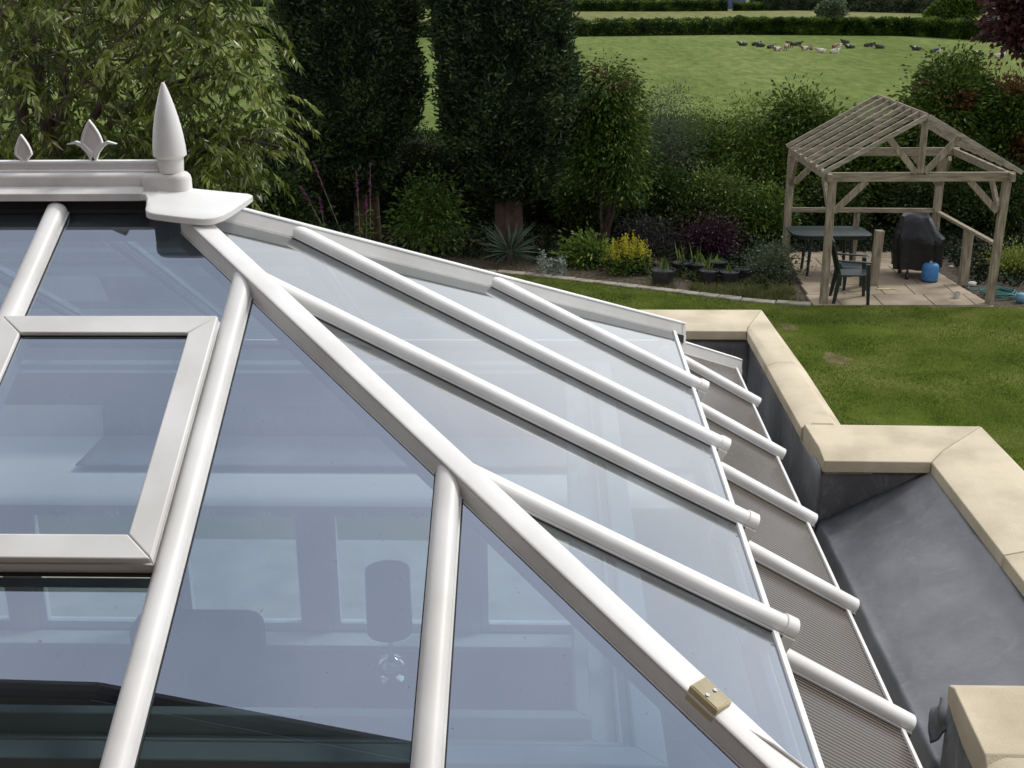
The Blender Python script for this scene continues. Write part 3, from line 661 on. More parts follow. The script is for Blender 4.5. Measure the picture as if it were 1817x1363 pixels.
for a, b in ( ((1.12,5.0),(1.24,6.6)), ((1.24,4.72),(1.84,4.98)), ((1.58,2.72),(1.84,4.7)), ((1.24,2.7),(1.57,2.96)), ((1.13,1.3),(1.24,2.7))):
    m.box((*a, 0), (*b, ZC-.09))
m.build('wall', M['render'], par)
# lead: sloped bay sheet rolling into the gutter, upstands under the coping
def leadsheet(name, grid, parent=par, thick=.006):
    """grid[i][j] points"""
    m = MB(); r, c = len(grid), len(grid[0])
    vs = [p for row in grid for p in row]; m.add(vs, [(i*c+j, i*c+j+1, (i+1)*c+j+1, (i+1)*c+j) for i in range(r-1) for j in range(c-1)])
    o = m.build(name, M['lead_up' if name == 'lead_upstand' else 'lead'], parent, smooth='all'); s = o.modifiers.new('s', 'SOLIDIFY'); s.thickness = thick
    return o
from mathutils import noise as MN
def wob(x, y, z, a=.006, f=6): return a*MN.noise(Vector((x*f, y*f, z*f)))
G_ = []
for i in range(41):
    y = 3.04+(4.70-3.04)*i/40; row = []
    for s in np.linspace(0, 1, 30):
        if s < .72:
            x = 1.56-(1.56-1.145)*s/.72; z = CZ-1.975-.55*(1.56-x)
        else:
            t = (s-.72)/.28; ang = t*R(58); x = 1.145-.045*math.sin(ang)*1.0-.03*t; z = CZ-1.975-.55*(1.56-1.145)-.012*t-.045*(1-math.cos(ang))*2.2-.26*max(0, t-.35)
        e = .012*math.exp(-((y-4.70)/.07)**2)+.012*math.exp(-((x-1.56)/.05)**2)
        row.append((x, y, z+wob(x, y, z)+wob(x, y, z, .003, 16)+e*.5))
    G_.append(row)
leadsheet('lead_sheet', G_)
def upstand(p, q, z0, z1, nm='lead_upstand', n=40, lean=.0):
    P, Q = Vector(p), Vector(q); d = (Q-P); nrmv = Vector((-d.y, d.x)).normalized(); g2 = []
    for i in range(n+1):
        a = P+d*i/n; row = []
        for j in range(9):
            t = j/8; z = z0+(z1-z0)*t
            w = wob(a.x, a.y, z, .008, 5)+wob(a.x, a.y, z, .004, 14)
            row.append((a.x+nrmv.x*(w+lean*(1-t)**2), a.y+nrmv.y*(w+lean*(1-t)**2), z))
        g2.append(row)
    return leadsheet(nm, g2)
upstand((1.118,6.6), (1.118,4.70), 2.20, ZC-.065, lean=-.05, n=60)
upstand((-2.6,6.60), (1.14,6.60), 2.20, ZC-.07, lean=-.05, n=60)
upstand((1.11,4.715), (1.57,4.70), 2.42, ZC-.075, n=24)
upstand((1.572,4.70), (1.572,3.02), 2.62, ZC-.075, n=30)
upstand((1.135,3.03), (1.135,1.3), 2.1, ZC-.07, lean=-.04)
gr = [[(x, y, 2.20+.02*(x-.95)*0+wob(x, y, 0)) for x in np.linspace(.93, 1.14, 6)] for y in np.linspace(1.3, 6.62, 80)]
leadsheet('lead_gutter', gr)
gr = [[(x, y, 2.20+wob(x, y, 0)) for y in np.linspace(6.1, 6.62, 6)] for x in np.linspace(-2.6, 1.0, 60)]
leadsheet('lead_gutter', gr)
# folded lead corner beside the near coping stone
TLc, TRc, BRc, BLc = (Vector(atY(*q)) for q in ((1652,1262,3.14), (1676,1236,3.10), (1724,1276,2.99), (1646,1318,3.04)))
gr = []
for i in range(13):
    t = i/12; row = []
    for j in range(13):
        q = j/12; p = TLc.lerp(TRc, q).lerp(BLc.lerp(BRc, q), t)
        b = .022*math.sin(math.pi*q)*math.sin(math.pi*min(1, t*1.1))+.008*math.sin(q*9+t*4)
        row.append((p.x-b, p.y-.01*math.sin(math.pi*t), p.z+b*.4+wob(p.x*2, p.y*2, p.z*2, .008, 9)))
    gr.append(row)
leadsheet('lead_fold', gr)
# debris in the gutter
P = np.stack([.95+.05*rng.random(260), 1.6+4.3*rng.random(260), 2.215+.01*rng.random(260)], 1)
ld = leaf_mesh('gutter_leaf_litter', P, rng.normal(size=(260,3))*np.array([1,1,.2]), .025, .012, .1, LF['red'], par); ld['kind'] = 'stuff'

# ================================================================== HOUSE (behind and beside the camera; its eave shows in the glass)
hs = thing('house', 'red brown brick house whose brown eave is mirrored in the lower glass panes', 'house', (-3, 1, 0))
m = MB(); m.box((-9, -6, 0), (-1.3, 1.25, 6.7)); m.box((-1.3, -6, 0), (6, -.35, 3.7)); m.box((-1.3, -6, 3.7), (-.7, -.35, 6.7)); m.box((.9, -6, 3.7), (6, -.35, 6.7)); m.box((-.7,-6,6.3),(.9,-.35,6.7)); m.build('wall', M['redbrick'], hs)
m = MB(); m.box((-.72, -.45, 3.55), (.92, -.25, 3.72)); m.build('window_sill', M['upvc'], hs, bevel=.01)
m = MB(); sp_ = [(-9,2.47),(-2.28,2.34),(-.62,2.06),(-.56,1.0),(-.56,-.2),(6.4,-.2),(6.4,-6.3),(-9,-6.3)]
m.prism(sp_[::-1], 6.62, 6.66); m.build('soffit', M['soffit'], hs)
m = MB()
for p, q in zip(sp_[:5], sp_[1:6]):
    m.beam((*p, 6.74), (*q, 6.74), .03, .2)
m.build('fascia', M['fascia'], hs)
m = MB()
for p, q in zip(sp_[:3], sp_[1:4]):
    d = Vector((q[0]-p[0], q[1]-p[1], 0)).normalized(); nv = Vector((-d.y*-1, d.x*-1, 0))
    m.tube([(p[0]-nv.x*-.0, p[1]+.05, 6.80), (q[0], q[1]+.05, 6.80)], .055, 10)
m.build('gutter', M['fascia'], hs)
m = MB(); m.add([(-9,2.45,6.85),(-2.28,2.32,6.85),(-.6,2.04,6.85),(-.56,-.2,6.85),(6.4,-.2,6.85),(6.4,-6.3,6.85),(-9,-6.3,6.85),(-5,-2,9.4),(3,-3.2,9.4)],
    [(0,1,7),(1,2,7),(2,3,7),(3,4,8,7),(4,5,8),(5,6,7,8),(6,0,7)]); m.build('roof', M['roof_tile'], hs)

# ================================================================== GROUND
FZ = -6.25
def tz(x, y):
    if y < 27: return 0.
    if y < 80: t = (y-27)/53; return FZ*(t*t*(3-2*t)*.35+t*.65)
    return FZ
ys = list(np.linspace(-30, 27, 8))+list(np.linspace(29, 82, 24))+list(np.linspace(90, 600, 30))+[900, 1500, 3000, 5000]
xs = [-3000,-1200,-600,-300,-150,-80,-40,-20,-10,0,10,20,40,80,120,200,400,800,1600,3000]
m = MB(); m.add([(x, y, tz(x, y)+(.25*MN.noise(Vector((x*.02, y*.02, 0))) if y > 100 else 0)) for y in ys for x in xs], [(j*len(xs)+i, j*len(xs)+i+1, (j+1)*len(xs)+i+1, (j+1)*len(xs)+i) for j in range(len(ys)-1) for i in range(len(xs)-1)])
m.m = [0 if ys[j] > 26 else 1 for j in range(len(ys)-1) for i in range(len(xs)-1)]
struct(m.build('ground', [M['field'], M['soil']], smooth='all'))
EDGE = [(-14,21.3),(-8,20.9),(-4,20.4),(-1.6,19.75),(-.5,19.4),(.28,19.05),(1.07,18.65),(1.91,18.23),(2.7,17.80),(3.3,17.58),(3.81,17.46),(6.86,17.36),(9,17.3),(16,17.2)]
m = MB(); m.add([(x, y, .03) for x, y in EDGE]+[(16,-12,.03),(-14,-12,.03)], [tuple(range(len(EDGE)+2))]); struct(m.build('lawn', M['lawn']))
# meadow strip far beyond
m = MB(); x0, y0 = 0, 0
YH1, YH2 = 207, 322
m.add([(-300,YH1+19,FZ+.3),(400,YH1+19,FZ+.3),(600,YH2,FZ+.3),(-400,YH2,FZ+.3)], [(0,1,2,3)]); struct(m.build('meadow', M['rough']))
# mown grass blades: near part of the lawn, tufted by noise
def grass(name, n, x0, x1, y0, y1, keep, L, W, mt, z=.03, lean=.5):
    x = x0+(x1-x0)*rng.random(n); y = y0+(y1-y0)*rng.random(n)
    k = np.array([keep(a, b) for a, b in zip(x, y)]); x, y = x[k], y[k]; n = len(x)
    D = np.stack([rng.normal(size=n)*lean, rng.normal(size=n)*lean, np.ones(n)], 1)
    o = leaf_mesh(name, np.stack([x, y, np.full(n, z-.004)], 1), D, L*(.5+rng.random(n)), W, .1, mt, v=np.clip(.48+.75*np.array([MN.noise(Vector((a*1.1, b*1.6, 3)))+.6*MN.noise(Vector((a*3.3, b*4.2, 8))) for a, b in zip(x, y)])+rng.normal(size=n)*.15, 0, 1))
    o['kind'] = 'stuff'; return o
EX = np.array([p[0] for p in EDGE]); EY = np.array([p[1] for p in EDGE])
BARE = [(*atZ(px, py)[:2], r) for px, py, r in ((1482,641,.17),(1398,585,.12))]
def inlawn(x, y):
    for bx, by, br in BARE:
        if math.hypot(x-bx, (y-by)*.7)+.16*MN.noise(Vector((x*6, y*6, 0))) < br and random.random() < .7: return False
    return y < np.interp(x, EX, EY)-.02 and not (MN.noise(Vector((x*.9+7, y*.9, 1))) < -.45 and random.random() < .75)
grass('lawn_grass', 230000, 1.2, 9.5, 7.5, 18.7, inlawn, .030, .0065, LF['grass'])
grass('lawn_grass', 45000, -1.5, 1.2, 15.5, 19.8, inlawn, .030, .0065, LF['grass'])
for bx, by, br in BARE:
    m = MB(); m.add([(bx+br*1.1*math.cos(a)*(.85+.75*MN.noise(Vector((bx+math.cos(a)*1.7, math.sin(a)*1.7, 1)))), by+br*1.5*math.sin(a)*(.85+.75*MN.noise(Vector((bx+math.cos(a)*1.7, math.sin(a)*1.7, 1)))), .034) for a in [i*math.pi/10 for i in range(20)]], [tuple(range(20))])
    struct(m.build('bare_ground', M['bare']))
m = MB(); m.box((-6, 6.95, -.05), (1.2, 9.6, .04)); struct(m.build('terrace', M['terr']))
# beds
def inbed(x, y): return y > np.interp(x, EX, EY)+.1 and x < 3.75 and MN.noise(Vector((x*2.2, y*2.2, 9))) > -.15
grass('bed_weeds', 26000, 1.6, 3.9, 17.7, 19.8, inbed, .10, .012, LF['drygrass'], z=.0, lean=.8)
P = np.stack([-4+8.5*rng.random(5000), 18.2+4*rng.random(5000), .008+.02*rng.random(5000)], 1); P = P[[p[1] > np.interp(p[0], EX, EY)+.12 for p in P]]
lt = leaf_mesh('leaf_litter', P, rng.normal(size=(len(P),3))*np.array([1,1,.25]), .045, .025, .15, LF['drygrass']); lt['kind'] = 'stuff'
def cov(x, y): return y > np.interp(x, EX, EY)+.9 and not (3.7 < x < 6.6 and y < 20.9) and MN.noise(Vector((x*1.4, y*1.4, 4))) > -.35-.12*(y-20)
n = 60000; x = -7+16*rng.random(n); y = 18.5+6*rng.random(n); k = np.array([cov(a, b) for a, b in zip(x, y)]); x, y = x[k], y[k]
gc = leaf_mesh('shade_ground_cover', np.stack([x, y, .02+.16*rng.random(len(x))*(np.array([MN.noise(Vector((a*2, b*2, 7))) for a, b in zip(x, y)])+.7)], 1), rng.normal(size=(len(x),3))*np.array([1,1,.5])+np.array([0,0,.4]), .07, .045, .2, LF['shade_cover']); gc['kind'] = 'stuff'  # leaf layer added near-black to stand in for shade under the shrubs
# edging stones, each one a thing
SE = [0]
for a, b in zip(EDGE[:-1], EDGE[1:]): SE.append(SE[-1]+math.hypot(b[0]-a[0], b[1]-a[1]))
def edge_at(s): return Vector((np.interp(s, SE, EX), np.interp(s, SE, EY), 0))
s = SE[3]; k = 0
es = []
while s < SE[10]-.1:
    ln = random.uniform(.30, .62); a, b = edge_at(s+.01), edge_at(min(s+ln, SE[10])-.01); a.z = b.z = .035
    d = (b-a).normalized(); l = Vector((-d.y, d.x, 0)); w = .075+.012*random.random(); hgt = .022+random.uniform(-.008, .010)
    m = MB(); c = (a+b)/2
    prof = []
    vs = [a-l*w+Vector((0,0,-.06)), b-l*w+Vector((0,0,-.06)), b+l*w+Vector((0,0,-.06)), a+l*w+Vector((0,0,-.06))]
    vs += [v+Vector((random.uniform(-.012,.012), random.uniform(-.012,.012), .06+hgt)) for v in vs]
    m.add(vs, [(0,3,2,1),(4,5,6,7),(0,1,5,4),(1,2,6,5),(2,3,7,6),(3,0,4,7)])
    o = m.build('edging_stone', M['kerb'], None, bevel=.014, origin=c, segs=3); es.append((o, c)); s += ln
GE = 'pale edging stones laid end to end between the lawn and the flower bed'
for i, (o, c) in enumerate(es):
    near = 'below the yucca' if c.x < -.3 else 'below the silver plant' if c.x < .5 else 'below the yellow flowers' if c.x < 1.5 else 'beside the large black pot' if c.x < 2.1 else 'below the group of small pots' if c.x < 3.2 else 'next to the patio corner'
    tag(o, f'pale weathered edging stone between lawn and bed, {near}', 'edging stone', GE)
# ---- patio
m = MB(); PT = [(3.83,17.46),(6.44,17.42),(6.32,18.6),(6.25,19.6),(6.2,21),(3.95,21),(4.02,20.15)]
m.prism(PT, -.05, .028); struct(m.build('patio_base', M['mortar']))
m = MB(); rows = [17.43,18.05,18.66,19.28,19.9,20.5,21]
def lx(y): return np.interp(y, [17.46,20.15,21],[3.83,4.02,3.95])
def rx(y): return np.interp(y, [17.42,18.6,19.6,21],[6.44,6.32,6.25,6.2])
for r_, (ya, yb) in enumerate(zip(rows[:-1], rows[1:])):
    x = lx(ya)-random.uniform(0, .3)
    while x < rx(ya)-.02:
        w = random.choice([.6,.75,.45,.6]); xa, xb = max(x, lx(ya)), min(x+w, rx(yb))
        if xb-xa > .1:
            h = .045+random.uniform(-.002,.003); m.prism([(xa+.007, ya+.007),(xb-.007, ya+.007),(xb-.007, yb-.007),(xa+.007, yb-.007)], 0, h)
        x += w
pt = m.build('patio', M['slab'], None, bevel=.004); struct(pt)

# ================================================================== PAVILION
pav = thing('pavilion', 'weathered open timber pavilion with bare rafters standing on the patio', 'pavilion', (5.2, 18.7, 0))
PX0, PX1, PY0, PY1 = 3.99, 6.40, 17.52, 20.0; PTOP = 1.86
def post(x, y, h, w=.10, nm='post', x2=None):
    m = MB(); m.beam((x, y, .03), (x2 if x2 is not None else x, y, h), w, w, (0,1,0)); return m.build(nm, M['timber'], pav, bevel=.006)
post(PX0, PY0, PTOP, .105); post(PX1, PY0, PTOP, .105, x2=6.44); post(PX0-.12, PY1, PTOP, .11, x2=PX0-.12); post(6.28, PY1, PTOP, .11)
def bm(a, b, w, h, nm, up=(0,0,1), mt='timber'):
    if mt == 'timber' and abs(b[0]-a[0]) > 1.2*abs(b[2]-a[2]): mt = 'timber_x'
    elif mt == 'timber' and abs(b[1]-a[1]) > 1.2*abs(b[2]-a[2]): mt = 'timber_y'
    m = MB(); m.beam(a, b, w, h, up); return m.build(nm, M[mt], pav, bevel=.004)
AX = 5.2; RZ = 2.76
for y, nm in ((PY0-.005, 'tie_beam'), (PY1, 'tie_beam')):
    bm((PX0-.14, y, 1.90), (PX1+.14, y, 1.90), .055, .13, nm)
bm((PX0-.06, 17.38, 1.90), (PX0-.12, 20.15, 1.90), .06, .11, 'wall_plate'); bm((PX1+.08, 17.38, 1.90), (PX1+.06, 20.15, 1.90), .06, .11, 'wall_plate')
ry = np.linspace(17.36, 20.12, 8)
for y in ry:
    for s_, ex in ((-1, 3.80), (1, 6.58)):
        bm((AX+s_*.012, y, RZ), (ex, y, 1.975), .040, .062, 'rafter', mt='timber_h')
bm((AX, 17.38, RZ-.02), (AX, 20.1, RZ-.02), .022, .11, 'ridge_board')
bm((AX, 17.47, 1.96), (AX, 17.47, RZ-.05), .085, .05, 'king_post', (0,1,0))
bm((AX-.06, 17.47, 1.96), (AX-.50, 17.47, 2.47), .045, .085, 'strut'); bm((AX+.06, 17.47, 1.96), (AX+.50, 17.47, 2.47), .045, .085, 'strut')
bm((AX, 20.02, 1.96), (AX, 20.02, RZ-.05), .085, .05, 'king_post', (0,1,0))
for (x, s_, y) in ((PX0, 1, PY0), (PX1, -1, PY0), (PX0-.1, 1, PY1), (6.28, -1, PY1)):
    bm((x+s_*.05, y, 1.40), (x+s_*.48, y, 1.84), .05, .09, 'knee_brace')
    sy = 1 if y < 18 else -1
    bm((x-.01, y+sy*.05, 1.40), (x-.03, y+sy*.48, 1.86), .05, .09, 'knee_brace')
bm((3.9, PY1-.01, .965), (6.25, PY1-.01, .945), .04, .075, 'rail'); bm((6.30, PY1-.05, .92), (6.42, PY0+.06, .91), .075, .045, 'rail')
post(5.0, 20.06, .95, .08, 'mid_post', 5.01); post(6.385, 18.68, .885, .125, 'mid_post')
sp1 = thing('short_post', 'short free standing timber post on the patio behind the green chair', 'post', (4.99, 18.64, 0))
m = MB(); m.beam((4.99,18.64,.04), (5.02,18.64,.90), .125, .125, (0,1,0)); m.build('post', M['timber'], sp1, bevel=.008)

# ---- green table
tb = thing('garden_table', 'dark green plastic garden table with rounded corners under the pavilion', 'table', (4.42, 19.42, 0))
m = MB(); k = 40; pl = []
for i in range(k):
    t = 2*math.pi*i/k; e = 5.5
    pl.append((4.42+.62*abs(math.cos(t))**(2/e)*(1 if math.cos(t) > 0 else -1)-.06*math.sin(t), 19.42+.39*abs(math.sin(t))**(2/e)*(1 if math.sin(t) > 0 else -1)))
m.prism(pl, .705, .735); tt = m.build('table_top', M['table_pl'], tb, bevel=.012, segs=3)
m = MB(); m.prism([(4.42+(x-4.42)*.93, 19.42+(y-19.42)*.93) for x, y in pl], .66, .704); m.build('apron', M['green_pl'], tb)
for x, y in ((4.08,19.2),(4.76,19.15),(4.08,19.66),(4.76,19.66)):
    m = MB(); m.tube([(x, y, .045),(x*.9+4.42*.1, y*.9+19.42*.1, .68)], [.022,.032], 8); m.build('leg', M['green_pl'], tb)
# ---- chair facing right
ch = thing('garden_chair', 'dark green plastic garden chair on the patio facing right', 'chair', (4.40, 17.72, 0)); ch.rotation_euler = (0, 0, R(-6))
def CH(*p): return (4.40+p[0], 17.72+p[1], p[2]+.04)
def tapleg(a, b, w0, w1, nm='leg', par=ch, mt='green_pl'):
    m = MB(); a, b = Vector(a), Vector(b); vs = []
    for p, w in ((a, w0), (b, w1)):
        for sx, sy in ((-1,-1),(1,-1),(1,1),(-1,1)): vs.append((p.x+sx*w/2, p.y+sy*w/2, p.z))
    m.add(vs, [(0,3,2,1),(4,5,6,7),(0,1,5,4),(1,2,6,5),(2,3,7,6),(3,0,4,7)]); return m.build(nm, M[mt], par, bevel=.008)
m = MB(); m.add([CH(-.17,-.20,.40),CH(.23,-.22,.415),CH(.23,.22,.415),CH(-.17,.20,.40),CH(-.17,-.20,.425),CH(.235,-.225,.44),CH(.235,.225,.44),CH(-.17,.20,.425)], [(0,3,2,1),(4,5,6,7),(0,1,5,4),(1,2,6,5),(2,3,7,6),(3,0,4,7)]); m.build('seat', M['green_pl'], ch, bevel=.012)
for sy_ in (-1, 1):
    tapleg(CH(.25, sy_*.245, 0), CH(.215, sy_*.235, .60), .045, .06)
    tapleg(CH(-.24, sy_*.23, 0), CH(-.17, sy_*.20, .44), .045, .07)
    m = MB(); m.beam(CH(-.22, sy_*.235, .645), CH(.26, sy_*.245, .625), .055, .025); m.build('armrest', M['green_pl'], ch, bevel=.01)
m = MB(); rows_ = []
for i, (x, z, w) in enumerate(((-.16,.42,.19),(-.19,.55,.20),(-.23,.70,.21),(-.275,.82,.19),(-.285,.87,.15))):
    rows_.append((x, z, w))
gap = []
for j in range(6):
    u0 = -1+j/3+.03; u1 = -1+(j+1)/3-.03; vs = []
    for x, z, w in rows_:
        for u in (u0, u1): vs.append(CH(x-.05*(1-u*u), u*w, z))
    vs2 = [(v[0]-.014, v[1], v[2]) for v in vs]; k = len(vs)
    fs = [(2*i, 2*i+1, 2*i+3, 2*i+2) for i in range(4)]+[(k+2*i+2, k+2*i+3, k+2*i+1, k+2*i) for i in range(4)]+[(2*i, 2*i+2, k+2*i+2, k+2*i) for i in range(4)]+[(2*i+3, 2*i+1, k+2*i+1, k+2*i+3) for i in range(4)]+[(0,k,k+1,1),(8,9,k+9,k+8)]
    m.add(vs, fs) if False else m.add(vs+vs2, fs)
m.beam(CH(-.283,-.17,.885), CH(-.283,.17,.885), .02, .05); m.beam(CH(-.17,-.2,.43), CH(-.285,-.2,.87), .03, .03, (1,0,0)); m.beam(CH(-.17,.2,.43), CH(-.285,.2,.87), .03, .03, (1,0,0))
m.build('backrest', M['green_pl'], ch, bevel=.004)
# ---- small stool
so_ = thing('footstool', 'small dark green plastic footstool between the chair and the short post', 'stool', (4.62, 18.42, 0))
m = MB(); m.box((4.42,18.25,.37),(4.82,18.6,.41)); m.build('seat', M['table_pl'], so_, bevel=.015)
for x in (4.46, 4.78):
    for y in (18.29, 18.56): tapleg((x, y, .04), (x*.96+4.62*.04, y, .38), .04, .06, 'leg', so_)
# ---- covered barbecue
bb = thing('barbecue', 'barbecue on wheels under a creased black cover on the patio', 'barbecue', (5.8, 19.2, 0))
def cover():
    lv = [(.17,.36,.30,0),(.35,.365,.305,0),(.55,.37,.31,0),(.66,.375,.32,0),(.72,.33,.30,-.03),(.90,.25,.24,-.07),(.99,.21,.19,-.08),(1.02,.14,.12,-.08)]
    k = 44; vs = []
    for z, a, b, dx in lv:
        for i in range(k):
            t = 2*math.pi*i/k; e = 4.0; c, s_ = math.cos(t), math.sin(t)
            x = a*abs(c)**(2/e)*(1 if c > 0 else -1); y = b*abs(s_)**(2/e)*(1 if s_ > 0 else -1)
            f = 1+(.075*math.sin(t*9+z*3)+.03*math.sin(t*17+z*9))*(1 if z < .66 else .5)+.06*MN.noise(Vector((x*5, y*5, z*5)))
            ang = R(-14); X, Y = x*f+dx, y*f
            vs.append((5.80+X*math.cos(ang)-Y*math.sin(ang), 19.2+X*math.sin(ang)+Y*math.cos(ang), z+.03+.02*MN.noise(Vector((x*6, y*6, z*2)))))
    n_ = len(lv); fs = [(i*k+j, i*k+(j+1) % k, (i+1)*k+(j+1) % k, (i+1)*k+j) for i in range(n_-1) for j in range(k)]+[tuple(range((n_-1)*k, n_*k)), tuple(range(k))[::-1]]
    m = MB(); m.add(vs, fs); return m.build('cover', M['cover'], bb, smooth=True)
cover()
for x, y in ((5.60,18.98),(5.60,19.4),(6.02,19.4)):
    m = MB(); m.tube([(x-.02,y,.095),(x+.02,y,.095)], .055, 16); m.build('wheel', M['darkwheel'], bb, bevel=.008)
m = MB(); m.tube([(5.60,18.98,.12),(5.60,18.98,.3)], .018); m.tube([(5.60,19.4,.12),(5.60,19.4,.3)], .018); m.tube([(6.02,19.4,.12),(6.02,19.4,.3)], .018); m.tube([(6.05,19.0,.04),(6.05,19.0,.3)], .018); m.build('frame', M['darkwheel'], bb)
gb = thing('gas_bottle', 'blue gas bottle standing at the foot of the covered barbecue', 'gas bottle', (5.92, 18.86, .045))
m = MB(); m.lathe([(.11,.0),(.12,.03),(.128,.05),(.128,.22),(.12,.26),(.09,.29),(.05,.30),(.03,.30)], (5.92,18.86,.045), 28); m.build('body', M['gasblue'], gb, smooth=True)
m = MB(); m.lathe([(.03,.30),(.03,.33),(.018,.335),(.018,.37)], (5.92,18.86,.045), 14); m.build('valve', M['chrome'], gb, smooth=True)
m = MB(); m.lathe([(.10,-.0),(.125,.0),(.125,.022),(.10,.022)], (5.92,18.86,.045), 28); m.build('foot_ring', M['darkwheel'], gb)
# ---- small items
hz = thing('garden_hose', 'loosely coiled teal garden hose on the soil by the right front post', 'hose', (6.72, 18.05, 0))
m = MB(); pts = []
for i in range(150):
    t = i/150*2*math.pi*5.3; r = .19+.03*math.sin(i*.31)+.015*math.sin(t*.5); pts.append((6.74+r*1.25*math.cos(t)+.02*math.sin(i*.17), 18.06+r*math.sin(t), .03+.013*(i/28)+.012*math.sin(i*.9)))
pts += [(6.4,18.3,.03),(6.1+.3,18.45,.03),(6.45,18.6,.03)]
m.tube(pts, .010, 6); m.build('hose', M['hose'], hz, smooth=True)
def small(name, label, cat, mb, mt, loc, smooth=True, group=None):
    o = mb.build(name, M[mt], None, smooth=smooth, origin=loc); return tag(o, label, cat, group)
m = MB(); m.lathe([(.0,.0),(.05,.01),(.08,.05),(.085,.09),(.06,.14),(.0,.16)], (6.93,17.72,.0), 18); small('plastic_float', 'pale blue rounded plastic float lying beside the coiled hose', 'float', m, 'paleblue', (6.93,17.72,0))
p = atZ(1697, 534); m = MB(); m.lathe([(.045,.0),(.05,.09),(.046,.09),(.042,.02)], (p[0],p[1],.046), 16)
mg = m.build('mug', M['pebble'], None, smooth=True, origin=(p[0],p[1],.046)); tag(mg, 'small pale cup standing on the patio slabs near the right front post', 'cup')
m = MB(); m.tube([(p[0]-.045,p[1],.115),(p[0]-.075,p[1],.11),(p[0]-.075,p[1],.08),(p[0]-.045,p[1],.065)], .006, 6); m.build('handle', M['pebble'], mg)
p = atZ(1568, 519); m = MB(); m.box((p[0]-.11,p[1]-.03,.046),(p[0]+.09,p[1]+.03,.062)); m.tube([(p[0]+.09,p[1],.055),(p[0]+.2,p[1]+.02,.055)], .01, 6)
o = m.build('hand_brush', M['lime'] if 'lime' in M else M['beige'], None, bevel=.008, origin=(p[0],p[1],.046)); tag(o, 'olive coloured hand brush lying on the patio slabs', 'brush')
for i, (px, py, s_) in enumerate(((1724,507,.09),(1716,470,.05),(1688,475,.05))):
    p = atZ(px, py); m = MB(); m.lathe([(.0,.0),(1,.15),(.9,.5),(.4,.75),(.0,.8)], (0,0,0), 12)
    m.v = [(p[0]+x*s_, p[1]+y*s_*.6, z*s_) for x, y, z in m.v]
    o = m.build('stone', M['pebble'], None, smooth=True, origin=(p[0],p[1],0)); tag(o, ['white stone lying at the foot of the right short post','small white stone on the soil behind the right rail','small pale stone beside the barbecue cover'][i], 'stone')
# ================================================================== PLANTS
def up_bias(k): 
    def f(o): o = o.copy(); o[:, 2] += k; return o
    return f
def shrub(name, label, cat, pxc, ytop, wpx, Y, leafs, L=.07, W=.035, dens=1., zb=.1, depth=None, group=None, stems=4, bark='bark', dirf=None, droop=.1, nell=6, clump=.13, per=26, mi_f=None, zt=None, skinny=1., pw=.45, flat=.7):
    c = atY(pxc, ytop, Y); x = c[0]; top = c[2] if zt is None else zt
    w = (atY(pxc+wpx/2, ytop, Y)-atY(pxc-wpx/2, ytop, Y))[0]; dp = depth or w*.8
    t = thing(name, label, cat, (x, Y, 0), group)
    E_ = []; H = top-zb
    for i in range(nell):
        u = (i+.5)/nell; zz = zb+H*(.18+.66*u); rr = w/2*(.42+.14*math.sin(math.pi*u))*random.uniform(.7, 1.2)*skinny
        E_.append(((x+random.uniform(-1, 1)*(w/2-rr)*.9, Y+random.uniform(-1, 1)*(dp/2-rr*.8)*.9 if dp/2 > rr*.8 else Y, zz), (rr, min(rr, dp/2), H*random.uniform(.14,.24))))
    E_.append(((x+random.uniform(-.1,.1)*w, Y, zb+H*.45), (w*.34, dp*.34, H*.36)))
    E_.append(((x+random.uniform(-.1,.1)*w, Y, top-H*.16), (w*.2, w*.2, H*.16)))
    vol = w*dp*H; clumps = int(1.9*dens*max(30, 70*vol**.67/(clump/.13)**2))
    crown('crown', E_, clumps, per, clump*1.25, L, W, leafs, t, dirf, droop, power=pw, mi_f=mi_f, flat=flat)
    m = MB()
    for k in range(stems):
        limb(m, (x+random.uniform(-.05,.05)*w, Y+random.uniform(-.05,.05), -.05), (random.uniform(-.4,.4), random.uniform(-.3,.3), 1.2), H*.5, .014+.010*H, 1, .4, .2, 4, 6)
    if m.v: m.build('stem', M[bark], t, smooth=True)
    return t
def tree_core(parent, ells, name='shade_core'):
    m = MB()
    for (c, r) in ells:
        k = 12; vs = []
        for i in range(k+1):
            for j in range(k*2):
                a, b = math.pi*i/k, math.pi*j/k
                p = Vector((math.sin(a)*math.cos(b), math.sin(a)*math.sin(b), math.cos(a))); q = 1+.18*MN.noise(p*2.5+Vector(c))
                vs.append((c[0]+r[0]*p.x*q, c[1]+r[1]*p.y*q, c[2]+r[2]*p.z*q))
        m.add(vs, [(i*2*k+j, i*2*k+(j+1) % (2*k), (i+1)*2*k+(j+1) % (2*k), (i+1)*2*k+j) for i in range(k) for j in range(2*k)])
    return m.build(name, M['core'], parent, smooth='all')

